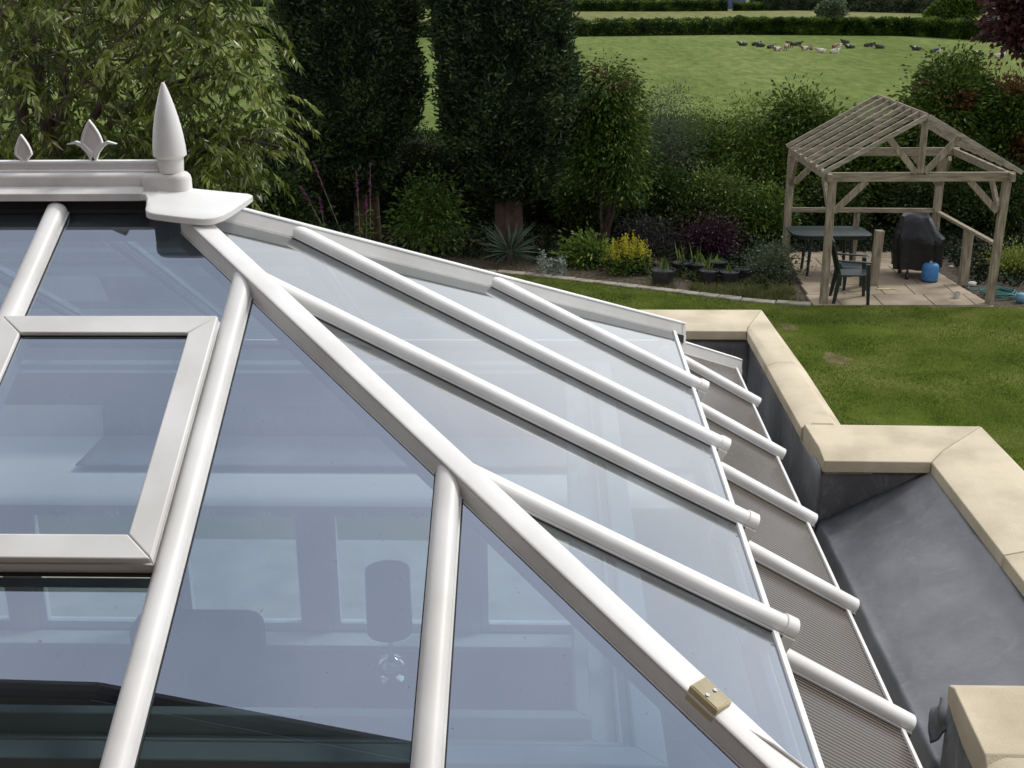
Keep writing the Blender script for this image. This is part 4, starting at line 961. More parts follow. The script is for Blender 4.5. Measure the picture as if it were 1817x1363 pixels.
# ---- big cherry-leaved tree on the left (about 11 m away)
TY = 10.8
tr = thing('leafy_tree', 'large leafy tree with long drooping light green leaves on the left behind the ridge cresting', 'tree', (-4.2, TY, 0))
P0 = lambda px, py, Y=TY: tuple(atY(px, py, Y))
m = MB()
def stempath(pts, r0, r1, n=8):
    k = len(pts); Q = [Vector(p) for p in pts]
    P = []
    for i in range(k-1):
        for t in (0, .33, .66): P.append(Q[i].lerp(Q[i+1], t)+Vector((random.gauss(0,.015), random.gauss(0,.015), 0)))
    P.append(Q[-1]); m.tube(P, [r0+(r1-r0)*i/(len(P)-1) for i in range(len(P))], n)
base = Vector((atY(100,300,TY)[0]+.1, TY, 0))
stempath([base, P0(98,285), P0(76,180), P0(58,60), P0(40,-90,TY+.3)], .10, .03)
stempath([base+Vector((.05,.05,0)), P0(106,275), P0(112,160), P0(110,60), P0(128,-80,TY+.2)], .08, .025)
stempath([base+Vector((-.2,.1,0)), P0(50,280), P0(38,170), P0(10,50), P0(-30,-60,TY)], .07, .025)
stempath([base+Vector((.2,0,0)), P0(150,270), P0(210,205), P0(300,150), P0(420,120,TY-.2)], .05, .012)
stempath([base+Vector((.3,.2,0)), P0(190,300), P0(270,250), P0(380,235), P0(500,262,TY-.3)], .045, .01)
stempath([base+Vector((.2,.3,0)), P0(140,250), P0(230,110), P0(340,30), P0(430,-60,TY)], .05, .012)
stempath([P0(300,290), P0(360,300), P0(440,285)], .02, .008)
for i in range(60):
    px, py = random.uniform(-60, 360), random.uniform(-80, 260)
    limb(m, P0(px, py, TY+random.uniform(-1, 1)), (random.uniform(-.8,1), random.uniform(-.4,.4), random.uniform(-.2,.8)), random.uniform(.4,.9), .012, 1, .5, .1, 4, 5)
m.build('trunk', M['bark'], tr, smooth=True)
def sprays(regions, L, W, name, mats, parent, per=11, ln=.42):
    """drooping twig sprays: leaves hang along an arching twig"""
    Ps = []; Ds = []; Vs = []; tw = MB()
    for (px0, px1, py0, py1, y0, y1, n) in regions:
        for _ in range(n):
            a = Vector(atY(random.uniform(px0, px1), random.uniform(py0, py1), random.uniform(y0, y1)))
            ang = random.uniform(0, 2*math.pi); d = Vector((math.cos(ang), math.sin(ang)*.8, random.uniform(-.1, .45))).normalized()
            l = ln*random.uniform(.5, 1.3); cv = random.random()*.55; pts = [a]
            for i in range(per):
                d = (d+Vector((0, 0, -.10))).normalized(); a = a+d*l/per; pts.append(a)
                for s_ in range(2):
                    side = Vector((-d.y, d.x, 0))*(1 if s_ else -1)
                    Ps.append(a); Ds.append(d*.55+side*random.uniform(.2,.9)+Vector((random.gauss(0,.2), random.gauss(0,.2), -random.uniform(-.1, .8)))); Vs.append((cv+random.random()*.45)**1.35)
            if random.random() < .35: tw.tube([pts[0], pts[len(pts)//2], pts[-1]], [.006,.004,.002], 4, cap=False)
    n = len(Ps); Ps = np.array([tuple(p) for p in Ps]); Ds = np.array([tuple(p) for p in Ds]); Vs = np.array(Vs)
    glint = rng.random(n) < .03; Vs[glint] = 1  # a few random leaves coloured palest as painted highlights
    o = leaf_mesh(name, Ps, Ds, L*(.6+.75*rng.random(n)), W*(.6+.7*rng.random(n)), .22, mats, parent, Vs, droop=.18)
    tg = tw.build('twig', M['bark'], parent); tg['kind'] = 'stuff'
    return o
sprays([(-80,480,-160,-20,TY-1.3,TY+1.6,220),(-80,420,-20,130,TY-1.3,TY+1.5,310),(-80,330,120,290,TY-1.0,TY+1.4,215),(330,480,10,150,TY-.8,TY+.9,34),(300,500,130,200,TY-.6,TY+.8,40),
        (330,440,200,330,TY-.8,TY+.6,75),(420,495,190,275,TY-.7,TY+.4,26),(190,330,230,310,TY-.6,TY+.8,70),(-60,190,230,310,TY-.3,TY+1.2,60)],
       .088, .029, 'crown', LF['cherry'], tr)

# ---- two tall dark conifers
def conifer(name, label, px, wpx, Y, pts, trunk, seed):
    random.seed(seed)
    c = atY(px, 200, Y); x0 = c[0]; t = thing(name, label, 'conifer', (x0, Y, 0))
    # profile: list of (z, half width left, half width right)
    zz = np.array([p[0] for p in pts]); lw = np.array([p[1] for p in pts]); rw = np.array([p[2] for p in pts])
    n = 15000; z = zz[0]+(zz[-1]-zz[0])*rng.random(n); a = rng.random(n)*2*np.pi
    wl, wr = np.interp(z, zz, lw), np.interp(z, zz, rw)
    cx = (wr-wl)/2; r = (wr+wl)/2
    nz = np.array([MN.noise(Vector((math.cos(q)*1.6, math.sin(q)*1.6, h*1.4+seed))) for q, h in zip(a, z)])
    n2 = np.array([MN.noise(Vector((math.cos(q)*6, math.sin(q)*6, h*5+seed))) for q, h in zip(a, z)])
    n3 = np.array([MN.noise(Vector((math.cos(q)*3.2, math.sin(q)*3.2, h*2.6+seed))) for q, h in zip(a, z)])
    rr = r*(1+.10*nz+.09*n2+.13*n3)-.10
    C = np.stack([x0+cx+rr*np.cos(a), Y+rr*np.sin(a)*.95, z], 1)
    per = 7; idx = np.repeat(np.arange(n), per)
    out = np.stack([np.cos(a), np.sin(a), np.zeros(n)], 1)[idx]
    P = C[idx]-out*.09+rng.normal(size=(len(idx), 3))*.075
    D = out*.9+rng.normal(size=P.shape)*.6; D[:, 2] += .55
    v = np.clip((.28+.8*n2[idx]+.8*n3[idx]+.3*nz[idx])+.35*rng.random(len(idx)), 0, 1)
    leaf_mesh('crown', P, D, .09*(.5+rng.random(len(idx))), .038, .2, LF['conifer'], t, v)
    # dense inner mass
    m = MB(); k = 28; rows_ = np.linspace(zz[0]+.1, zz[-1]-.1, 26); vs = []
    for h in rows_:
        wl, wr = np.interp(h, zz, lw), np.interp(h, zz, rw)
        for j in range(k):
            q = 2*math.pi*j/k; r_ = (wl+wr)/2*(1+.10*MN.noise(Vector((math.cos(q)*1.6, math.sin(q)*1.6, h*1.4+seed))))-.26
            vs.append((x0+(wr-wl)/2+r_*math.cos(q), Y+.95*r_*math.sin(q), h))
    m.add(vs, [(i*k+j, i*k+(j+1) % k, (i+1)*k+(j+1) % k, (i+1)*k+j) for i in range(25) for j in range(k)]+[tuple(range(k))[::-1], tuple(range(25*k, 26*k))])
    m.build('shade_core', M['core'], t, smooth='all')
    m = MB()
    for dx, r_ in trunk: m.tube([(x0+dx*1.1, Y-.02, -.1), (x0+dx*1.05, Y-.05, .5), (x0+dx, Y, 1.2), (x0+dx*.9, Y, 2.6)], [r_*1.1, r_*.95, r_*.85, r_*.6], 10)
    m.build('trunk', M['bark_red'], t, smooth=True)
    return t
YA, YB = 21.6, 21.0
def zz_(py, Y, px=900): return atY(px, py, Y)[2]
def ww(px, Y, x0, py=200): return abs(atY(px, py, Y)[0]-x0)
xa = atY(635, 200, YA)[0]; xb = atY(900, 200, YB)[0]
def PR(x0, Y, rows_): return [(zz_(py, Y), ww(pl, Y, x0, py), ww(pr, Y, x0, py)) for py, pl, pr in rows_]
conifer('conifer_tree', 'left one of two dark clipped conifers, its foliage reaching down near the foxgloves', 635, 0, YA,
    PR(xa, YA, [(338,585,672),(318,560,690),(290,535,715),(262,515,700),(235,505,722),(215,508,752),(150,500,758),(110,492,755),(60,480,742),(0,470,738),(-150,485,725),(-320,520,700),(-460,590,650)]), [(0,.16),(.22,.09)], 3)
conifer('conifer_tree', 'right one of two dark clipped conifers, with a bare red brown trunk below', 900, 0, YB,
    PR(xb, YB, [(345,862,955),(325,835,990),(300,815,1000),(262,795,1005),(235,778,1010),(180,770,1030),(110,776,1035),(90,770,1022),(40,762,1022),(0,755,1018),(-150,765,1005),(-320,800,980),(-460,860,930)]), [(-.12,.12),(.12,.14),(0,.13)], 8)

# ---- boundary hedge
def hedge(name, label, x0, x1, y, z0, z1, th, leafs, L, W, n, group=None, cat='hedge', y1=None, nz=.12, kind=None, core=True, zf_=None, prt=None):
    t = thing(name, label, cat, ((x0+x1)/2, y, z0), group)
    y1 = y if y1 is None else y1
    u = rng.random(n); side = rng.random(n)
    x = x0+(x1-x0)*u; yc = y+(y1-y)*u
    top = side > .62
    hh = np.array([MN.noise(Vector((a*.8, 3.1, y))) for a in x])*nz
    z = np.where(top, z1+hh, z0+(z1-z0)*rng.random(n)); yy = np.where(top, yc+(rng.random(n)-.5)*th, yc-th/2)
    P = np.stack([x, yy, z], 1)+rng.normal(size=(n, 3))*th*.05
    D = np.stack([rng.normal(size=n)*.5, np.where(top, 0, -1)+rng.normal(size=n)*.5, np.where(top, 1, .2)+rng.normal(size=n)*.4], 1)
    v = np.clip(.45+.8*np.array([MN.noise(Vector((a*1.6/max(th,.6), b*1.6/max(th,.6), y))) for a, b in zip(x, z)])+rng.normal(size=n)*.18, 0, 1)
    leaf_mesh('foliage', P, D, L*(.6+.8*rng.random(n)), W, .2, leafs, t, v)
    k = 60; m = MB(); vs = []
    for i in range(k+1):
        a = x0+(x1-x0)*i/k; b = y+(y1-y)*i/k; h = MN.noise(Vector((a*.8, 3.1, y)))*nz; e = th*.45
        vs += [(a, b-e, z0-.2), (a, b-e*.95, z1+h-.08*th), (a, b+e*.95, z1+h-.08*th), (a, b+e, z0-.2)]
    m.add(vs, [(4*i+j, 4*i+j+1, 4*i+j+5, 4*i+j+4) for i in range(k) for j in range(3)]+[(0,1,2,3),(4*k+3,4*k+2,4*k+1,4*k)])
    m.build('shade_core', M['core'], t, smooth='all')
    return t
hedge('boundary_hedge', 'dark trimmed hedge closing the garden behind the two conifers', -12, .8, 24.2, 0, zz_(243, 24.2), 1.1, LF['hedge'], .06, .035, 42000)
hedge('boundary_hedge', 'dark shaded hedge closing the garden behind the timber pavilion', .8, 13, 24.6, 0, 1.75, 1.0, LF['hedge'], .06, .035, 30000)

# ---- right half: mixed shrubs
def redtop(P, v):
    z = P[:, 2]; q = (z-np.quantile(z, .55))/(z.max()-np.quantile(z, .55)); nz = np.array([MN.noise(Vector((a*3, b*3, c*3))) for a, b, c in P]); return (q+.7*nz > .62+.55*rng.random(len(z))).astype(int)
t1 = shrub('shrub_tree', 'small leafy tree with reddish brown top leaves standing right of the conifers', 'tree', 1075, 108, 150, 21.6, [LF['green'], LF['red']], .085, .036, 2.6, zb=.75, stems=6, bark='bark', droop=.25, mi_f=redtop, dirf=lambda o: o*np.array([1,1,.6])-np.array([0,0,.25]), nell=9)
shrub('shrub', 'pale grey green willow leaved shrub in front of the pasture beside the red topped tree', 'shrub', 1185, 140, 125, 23.0, LF['grey'], .06, .018, 1.4, zb=.3, droop=.15, dirf=up_bias(.4))
shrub('shrub', 'slender light green sapling against the pasture right of the willow leaved shrub', 'shrub', 1238, 165, 62, 23.2, LF['bright'], .05, .024, 1.4, zb=.4, skinny=.8)
shrub('shrub', 'rounded green bush against the pasture midway between sapling and pavilion', 'shrub', 1320, 184, 120, 23.2, LF['bright'], .09, .032, 1.3, zb=.3, dirf=lambda o: o-np.array([0,0,.35]), droop=.2)
shrub('shrub', 'taller glossy green bush just left of the pavilion roof', 'shrub', 1425, 158, 150, 23.3, LF['green'], .10, .045, 1.6, zb=.2, droop=.15)
shrub('shrub', 'dark dense bush behind the rafters of the pavilion', 'shrub', 1545, 215, 150, 23.6, LF['green'], .09, .045, 1.2, zb=.2)
shrub('shrub', 'spreading yellow speckled shrub behind the purple bush', 'shrub', 1265, 300, 180, 22.3, LF['varieg'], .06, .035, 1.7, zb=.05, depth=1.2)
shrub('shrub', 'leafy green shrub left of the pavilion back post', 'shrub', 1355, 330, 110, 21.9, LF['green'], .07, .04, 1.4, zb=.05, depth=.9)
shrub('shrub', 'dusky purple grey low shrub behind the yellow flowers', 'shrub', 1150, 385, 110, 21.0, LF['darkp'], .05, .02, 1.2, zb=.05, depth=.8)
shrub('shrub', 'rounded deep purple leaved bush behind the plant pots', 'shrub', 1260, 392, 84, 20.7, LF['purple'], .05, .035, 2.6, zb=.05, depth=.7)
shrub('shrub', 'leafy mid green shrub growing under the gap between the conifers', 'shrub', 765, 305, 135, 21.0, LF['green'], .10, .036, 1.1, zb=.02, depth=1.2, droop=.15, nell=9, per=20, clump=.16)
shrub('shrub', 'low leafy green plant between the silver plant and the yellow flowers', 'shrub', 1045, 432, 52, 20.2, LF['bright'], .12, .045, 1.2, zb=.02, depth=.5, stems=2, droop=.3, dirf=up_bias(.5))
shrub('shrub', 'bushy plant with pale arching tips at the patio corner', 'shrub', 1376, 438, 70, 19.2, LF['grey'], .055, .018, 2.0, zb=.02, depth=.6, dirf=up_bias(.4))
def redmix(P, v): return (np.array([MN.noise(Vector((a*1.3, b, c*1.3))) for a, b, c in P]) > .22).astype(int)
shrub('large_bush', 'big dark bush with russet shoots standing against the pasture at the upper right', 'bush', 1690, 95, 190, 24.3, [LF['green'], LF['red']], .10, .045, 2.2, zb=.2, nell=10, mi_f=redmix, depth=1.8, droop=.15)
shrub('large_bush', 'dark green bush at the right edge behind the pavilion roof', 'bush', 1800, 130, 170, 23.8, [LF['green'], LF['red']], .10, .045, 2.0, zb=.2, nell=9, mi_f=redmix, depth=1.6, droop=.15)
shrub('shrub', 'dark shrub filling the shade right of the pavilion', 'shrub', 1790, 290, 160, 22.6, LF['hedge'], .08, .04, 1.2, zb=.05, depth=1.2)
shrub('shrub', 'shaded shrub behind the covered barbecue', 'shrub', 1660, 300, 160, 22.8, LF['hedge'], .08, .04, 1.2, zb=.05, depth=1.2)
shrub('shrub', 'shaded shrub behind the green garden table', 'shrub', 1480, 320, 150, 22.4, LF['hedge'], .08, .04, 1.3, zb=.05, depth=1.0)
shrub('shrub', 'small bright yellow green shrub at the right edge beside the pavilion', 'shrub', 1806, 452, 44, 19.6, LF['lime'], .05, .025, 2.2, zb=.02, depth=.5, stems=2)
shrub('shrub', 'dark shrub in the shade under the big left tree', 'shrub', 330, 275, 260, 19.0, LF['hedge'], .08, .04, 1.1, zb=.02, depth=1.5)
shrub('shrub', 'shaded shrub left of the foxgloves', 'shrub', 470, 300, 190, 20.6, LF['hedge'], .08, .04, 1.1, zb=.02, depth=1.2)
shrub('shrub', 'mid green shrub seen through the left tree near the ridge cresting', 'shrub', 120, 235, 320, 20.0, LF['green'], .09, .045, 1.0, zb=.02, depth=1.6)
shrub('copper_tree', 'dark purple leaved tree reaching in at the top right corner', 'tree', 1838, 12, 170, 23.0, LF['copper'], .13, .085, .8, zb=zz_(118, 23.0), zt=5.1, stems=0, depth=1.4, nell=9)
m = MB(); tcop = bpy.data.objects['copper_tree']; xx = tcop.location.x
m.tube([(xx+.6,23,-.1),(xx+.5,23,2),(xx+.1,23,3.4),(xx,23,4.4)], [.12,.10,.07,.03]); m.tube([(xx+.3,23,2.9),(xx-.4,22.9,3.3),(xx-.8,22.8,3.5)], [.04,.025,.01]); m.build('trunk', M['bark'], tcop)
shrub('shrub', 'shaded filler shrub between the red topped tree and the boundary hedge', 'shrub', 1040, 285, 130, 22.9, LF['green'], .08, .04, 1.2, zb=.02, depth=.9)
shrub('shrub', 'dark leafy shrub under the willow leaved shrub', 'shrub', 1170, 290, 120, 22.2, LF['hedge'], .08, .04, 1.5, zb=.02, depth=.9)
shrub('shrub', 'green shrub with pale tips filling the hedge line below the sapling', 'shrub', 1265, 225, 130, 23.4, LF['green'], .08, .035, 1.5, zb=.02, depth=.9)
shrub('shrub', 'green shrub filling the hedge line left of the glossy bush', 'shrub', 1380, 235, 110, 23.0, LF['bright'], .08, .035, 1.3, zb=.02, depth=.9)
# ---- foxgloves
fg = thing('foxglove', 'clump of leaning foxgloves with magenta flower spikes behind the far hip bar', 'plant', tuple(np.append(atY(630, 400, 20.2)[:2], 0)))
m = MB(); fP = []; fD = []; lP = []; lD = []
for bx, by, tx, ty, fl_ in ((610,400,534,330,.3),(628,395,555,285,.35),(640,400,632,303,.35),(655,395,657,288,.5),(648,400,650,345,.4),(585,400,567,350,.3)):
    a = Vector(atY(bx, 430, 20.2)); a.z = 0; b = Vector(atY(tx, ty, 20.2)); a = Vector((a.x*.7+b.x*.3, a.y, 0)) if False else a
    m.tube([a, a.lerp(b, .5)+Vector((0,0,-.03)), b], [.012,.009,.003], 5)
    for i in range(46):
        t = 1-fl_*random.random()**.8*.75; p = a.lerp(b, t); fP.append(tuple(p)); fD.append((random.gauss(0,1), random.gauss(0,1)-.4, random.gauss(-.5,.4)))
    for i in range(60):
        t = random.random()*.6; p = a.lerp(b, t); lP.append(tuple(p)); lD.append((random.gauss(0,1), random.gauss(0,1), random.gauss(.2,.5)))
m.build('stem', M['hose'] if False else M['bark_pale'], fg)
leaf_mesh('flower_spike', np.array(fP), np.array(fD), .035, .028, .3, M['fox'], fg)
leaf_mesh('leaf', np.array(lP), np.array(lD), .10, .035, .2, LF['green'], fg, droop=.3)
# ---- yucca
p = atZ(905, 470); yc = thing('yucca', 'spiky yucca rosette with long blue green sword leaves under the right conifer', 'yucca', (p[0], p[1], 0))
n = 95; a = rng.random(n)*2*np.pi; el = rng.random(n)*1.25-.1
D = np.stack([np.cos(a)*np.cos(el), np.sin(a)*np.cos(el), np.sin(el)], 1)
leaf_mesh('leaf', np.repeat([[p[0], p[1], .22]], n, 0)+D*.05, D, .42+.25*rng.random(n), .035, .15, LF['yucca'], yc, droop=.06)
m = MB(); m.tube([(p[0],p[1],-.02),(p[0],p[1],.25)], .05); m.build('stem', M['bark'], yc)
# ---- silver plant
p = atZ(975, 492); sv = thing('silver_plant', 'silver grey woolly leaved plant with upright spikes between the yucca and the low green plant', 'plant', (p[0], p[1], 0))
P = []; D = []
for i in range(9):
    bx, by = p[0]+random.uniform(-.22,.22), p[1]+random.uniform(-.15,.15); h = random.uniform(.25,.45)
    for j in range(50):
        t = random.random()**.7; P.append((bx+random.gauss(0,.025), by+random.gauss(0,.025), h*t)); D.append((random.gauss(0,1), random.gauss(0,1), random.gauss(.5,.4)))
leaf_mesh('leaf', np.array(P), np.array(D), .07, .03, .2, LF['silver'], sv, droop=.1)
# ---- yellow loosestrife
p = atZ(1115, 487); ye = thing('yellow_flowers', 'clump of upright bright yellow flower spikes over green leaves at the bed edge', 'flowers', (p[0], p[1], 0))
P = []; D = []; Q = []; E2 = []
for i in range(52):
    bx, by = p[0]+random.uniform(-.37,.37), p[1]+random.uniform(-.16,.28); h = random.uniform(.45,.74)*(1-.35*abs(bx-p[0])/.37*.8)
    for j in range(26):
        t = .05+.5*random.random(); P.append((bx+random.gauss(0,.03), by+random.gauss(0,.03), h*t)); D.append((random.gauss(0,1), random.gauss(0,1), random.gauss(.3,.4)))
    for j in range(40):
        t = .5+.5*random.random(); w_ = .028*(1.15-t); Q.append((bx+random.gauss(0,w_), by+random.gauss(0,w_), h*t)); E2.append((random.gauss(0,1), random.gauss(0,1), random.gauss(.3,.5)))
leaf_mesh('leaf', np.array(P), np.array(D), .07, .026, .2, LF['green'], ye)
leaf_mesh('flower_spike', np.array(Q), np.array(E2), .024, .02, .3, M['yel'], ye)
# ---- pots with sprouting bulbs
def pot(px, py, r, h, label, leaves_, hl=.22):
    p = atZ(px, py); x, y = p[0], p[1]+r*.6
    t = thing('plant_pot', label, 'plant pot', (x, y, 0), 'black plastic pots with sprouting leaves on the flower bed')
    m = MB(); m.lathe([(r*.80,0),(r*.97,h*.86),(r*1.05,h*.86),(r*1.07,h),(r*.99,h),(r*.93,h*.9)], (x,y,0), 32); m.build('pot', M['pot'], t, smooth=True)
    m = MB(); m.lathe([(0,h*.86),(r*.955,h*.88)], (x,y,.0), 24); m.build('compost', M['soil'], t)
    if leaves_:
        n = leaves_; a = rng.random(n)*6.28; q = r*.6*rng.random(n)
        P = np.stack([x+q*np.cos(a), y+q*np.sin(a), np.full(n, h*.87)], 1); D = rng.normal(size=(n,3))*.22; D[:, 2] = 1
        leaf_mesh('leaf', P, D, 1.4*hl*(.5+.7*rng.random(n)), .03, .1, LF['bright'], t, droop=.05)
pot(1177, 511, .185, .27, 'largest black pot of the group, standing alone at the bed edge with thin sprouts', 12, .2)
pot(1258, 506, .145, .22, 'black pot with the bushiest upright sprouts, in the front row left', 12, .25)
pot(1295, 508, .145, .22, 'black pot in the middle of the front row with low curled sprouts', 6, .12)
pot(1320, 500, .13, .20, 'black pot with bare compost at the right end of the group', 6, .05)
pot(1211, 487, .15, .18, 'black pot at the back left of the group with tall leaning leaves', 9, .24)
pot(1240, 489, .15, .18, 'black pot at the back centre of the group with tall straight leaves', 10, .25)
pot(1275, 485, .15, .18, 'black pot at the back right of the group nearly hidden by the front ones', 6, .1)

# ================================================================== PASTURE, FAR HEDGES, CATTLE
def zfld(px, py): return atZ(px, py, FZ)
def fhedge(label, pts, h, th, L, W, n, leafs, nz=.5, group='field hedges beyond the pasture'):
    for (a, b), lb in zip(zip(pts[:-1], pts[1:]), label):
        hedge('field_hedge', lb, a[0], b[0], a[1], FZ, FZ+h, th, leafs, L, W, n, group, y1=b[1], nz=nz)
a_, b_, c_, d_ = zfld(-60, 72), zfld(1300, 61), zfld(1600, 63), zfld(1760, 72)
fhedge(['long dark field hedge across the far side of the pasture', 'shorter stretch of dark field hedge behind the resting cattle on the right', 'end of the dark field hedge bending towards the brown wall'], [a_[:2], b_[:2], c_[:2], d_[:2]], 2.25, 2.4, .42, .28, 24000, LF['green'])
a_, b_ = zfld(1000, 19.5), zfld(1290, 19.5)
fhedge(['clipped far hedge ending left of the blue shed'], [a_[:2], b_[:2]], 2.3, 2.5, .5, .35, 8000, LF['green'], .3)
a_, b_ = zfld(1300, 20), zfld(1352, 20.5)
fhedge(['short low far hedge right of the blue shed'], [a_[:2], b_[:2]], 1.6, 2.2, .5, .35, 2500, LF['green'], .3)
a_, b_ = zfld(1330, 18), zfld(1720, 28)
fhedge(['pale far hedge of small round bushes behind the lone field bush'], [a_[:2], b_[:2]], 3.4, 3, .6, .4, 12000, LF['grey'], 1.0)
a_, b_ = zfld(-100, 12), zfld(1010, 12)
fhedge(['distant hedge line crossing the gap between the two conifers'], [a_[:2], b_[:2]], 3.2, 3, .6, .4, 12000, LF['hedge'], .8)
def ftree(name, label, cat, px, ytop, ybase, wpx, leafs, Lf=.6, dens=1.):
    b = zfld(px, ybase); Y = b[1]; top = atY(px, ytop, Y); w = (atY(px+wpx/2, 20, Y)-atY(px-wpx/2, 20, Y))[0]; H = top[2]-FZ
    t = thing(name, label, cat, (b[0], Y, FZ))
    E_ = [((b[0]+random.uniform(-.25,.25)*w, Y+random.uniform(-.2,.2)*w, FZ+H*random.uniform(.3,.8)), (w*.28, w*.28, H*.22)) for _ in range(7)]+[((b[0], Y, FZ+H*.5), (w*.42, w*.4, H*.42))]
    crown('crown', E_, int(260*dens), 30, w*.07, Lf, Lf*.6, leafs, t, droop=0)
    m = MB(); m.tube([(b[0],Y,FZ-.2),(b[0],Y,FZ+H*.35),(b[0],Y,FZ+H*.6)], [w*.05,w*.04,w*.02]); m.build('trunk', M['bark'], t)
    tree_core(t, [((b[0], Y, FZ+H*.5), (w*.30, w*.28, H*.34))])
ftree('field_bush', 'conical lone bush rising out of the dark field hedge', 'bush', 1474, -4, 42, 46, LF['grey'], .5)
ftree('field_tree', 'broad dark tree behind the right end of the field hedge', 'tree', 1703, -30, 42, 92, LF['green'], .6, 1.6)
ftree('field_bush', 'small pale bush left of the broad dark field tree', 'bush', 1662, 8, 42, 40, LF['bright'], .5)
ftree('field_bush', 'small pale bush right of the broad dark field tree', 'bush', 1757, 28, 46, 24, LF['bright'], .5)
ftree('field_tree', 'dark far tree above the brown wall at the right edge', 'tree', 1775, -45, 30, 80, LF['hedge'], .7, 1.4)
for i, px in enumerate(range(1360, 1700, 42)):
    ftree('far_tree', ['rounded','taller','low','broad','narrow','pale','dark','small','ragged'][i]+f' distant tree on the skyline {["above the blue shed","right of the blue shed","left of the conical bush","above the conical bush","just right of the conical bush","midway along the skyline","left of the broad tree","behind the broad tree","right of the broad tree"][i]}', 'tree', px, -30-5*(i % 3), 6, 60, LF['hedge'], .9, .8)
def barn(label, px0, px1, yb, yt, m_, nm='shed', depth=9):
    a, b = zfld(px0, yb), zfld(px1, yb); Y = a[1]; h = atY(px0, yt, Y)[2]-FZ
    t = thing(nm, label, 'building', (a[0], Y, FZ))
    m = MB(); m.box((a[0], Y, FZ-.1), (b[0], Y+depth, FZ+h)); m.build('wall', M[m_], t)
    xm = (a[0]+b[0])/2; m = MB(); m.add([(a[0]-.4,Y-.4,FZ+h),(b[0]+.4,Y-.4,FZ+h),(b[0]+.4,Y+depth+.4,FZ+h),(a[0]-.4,Y+depth+.4,FZ+h),(a[0]-.4,Y+depth/2,FZ+h+2),(b[0]+.4,Y+depth/2,FZ+h+2)], [(0,1,5,4),(3,4,5,2),(0,4,3),(1,2,5),(0,3,2,1)]); m.build('roof', M['roof_tile'], t)
    m = MB(); w = b[0]-a[0]; m.box((a[0]+w*.35, Y-.06, FZ), (a[0]+w*.65, Y-.003, FZ+h*.8)); m.build('door', M['roof_tile'], t)
barn('dark blue clad shed standing between the clipped far hedges', 1287, 1324, 16, -12, 'barnblue')
barn('low brown wall building at the far right end of the field hedge', 1772, 1850, 74, 40, 'barnbrown', 'outbuilding', 6)

# ---- cattle
def cow_mesh(name, pose):
    """pose: lying or standing; one continuous skinned body"""
    if pose == 'lying':
        V = [(0,0,.45),(.45,0,.52),(.75,0,.62),(.95,.03,.80),(1.15,.08,.92),(1.40,.12,.82),(-.45,0,.48),(-.80,0,.42),(-.95,0,.30),
             (.55,.28,.18),(.85,.34,.08),(.62,.34,.05),(.55,-.28,.18),(.90,-.30,.08),(.66,-.34,.05),(-.55,.36,.22),(-.25,.5,.08),(-.6,.52,.05),(-.6,-.30,.2),(-.35,-.42,.08),(1.10,.22,1.0),(1.12,-.06,1.0)]
        Ed = [(0,1),(1,2),(2,3),(3,4),(4,5),(0,6),(6,7),(7,8),(1,9),(9,10),(10,11),(1,12),(12,13),(13,14),(6,15),(15,16),(16,17),(6,18),(18,19),(4,20),(4,21)]
        Rr = [.40,.38,.30,.17,.15,.09,.40,.30,.06,.15,.06,.04,.15,.06,.04,.2,.08,.05,.18,.07,.05,.05]
    else:
        V = [(0,0,1.0),(.5,0,1.02),(.8,0,1.08),(1.05,0,1.2),(1.25,.05,1.3),(1.55,.1,1.15),(-.45,0,1.0),(-.75,0,1.08),(-.86,0,.9),(-.9,0,.5),
             (.5,.2,.65),(.5,.2,.35),(.5,.2,.03),(.5,-.2,.65),(.5,-.2,.35),(.5,-.2,.03),(-.6,.2,.7),(-.72,.2,.42),(-.64,.2,.03),(-.6,-.2,.7),(-.72,-.2,.42),(-.64,-.2,.03),(1.2,.2,1.36),(1.22,-.1,1.36)]
        Ed = [(0,1),(1,2),(2,3),(3,4),(4,5),(0,6),(6,7),(7,8),(8,9),(1,10),(10,11),(11,12),(1,13),(13,14),(14,15),(6,16),(16,17),(17,18),(6,19),(19,20),(20,21),(4,22),(4,23)]
        Rr = [.36,.34,.26,.16,.14,.09,.36,.26,.05,.03,.13,.07,.05,.13,.07,.05,.15,.07,.05,.15,.07,.05,.05,.05]
    me = bpy.data.meshes.new(name); me.from_pydata(V, Ed, []); ob = bpy.data.objects.new(name, me); COL.objects.link(ob)
    ob.modifiers.new('s', 'SKIN')
    for i, d in enumerate(me.skin_vertices[0].data): d.radius = (Rr[i], Rr[i]); d.use_root = i == 0
    sb_ = ob.modifiers.new('u', 'SUBSURF'); sb_.levels = sb_.render_levels = 1
    dg = bpy.context.evaluated_depsgraph_get(); m2 = bpy.data.meshes.new_from_object(ob.evaluated_get(dg)); bpy.data.objects.remove(ob)
    m2.shade_smooth(); return m2
def cowmat(nm, a, b, sc, lo=.47, hi=.49): return mat(nm, a, b, .8, sc, lo=lo, hi=hi, detail=1)
cm = [cowmat('black_white_hide', (.02,.018,.016), (.45,.42,.36), .9, .52, .54), cowmat('black_hide', (.02,.018,.016), (.5,.48,.42), .8, .62, .64), cowmat('brown_white_hide', (.16,.07,.035), (.45,.41,.34), 1.1), cowmat('pale_hide', (.36,.32,.25), (.45,.41,.34), 1)]
lying, stand = cow_mesh('cow_lying', 'lying'), cow_mesh('cow_standing', 'standing')
GC = 'cattle resting in the pasture'
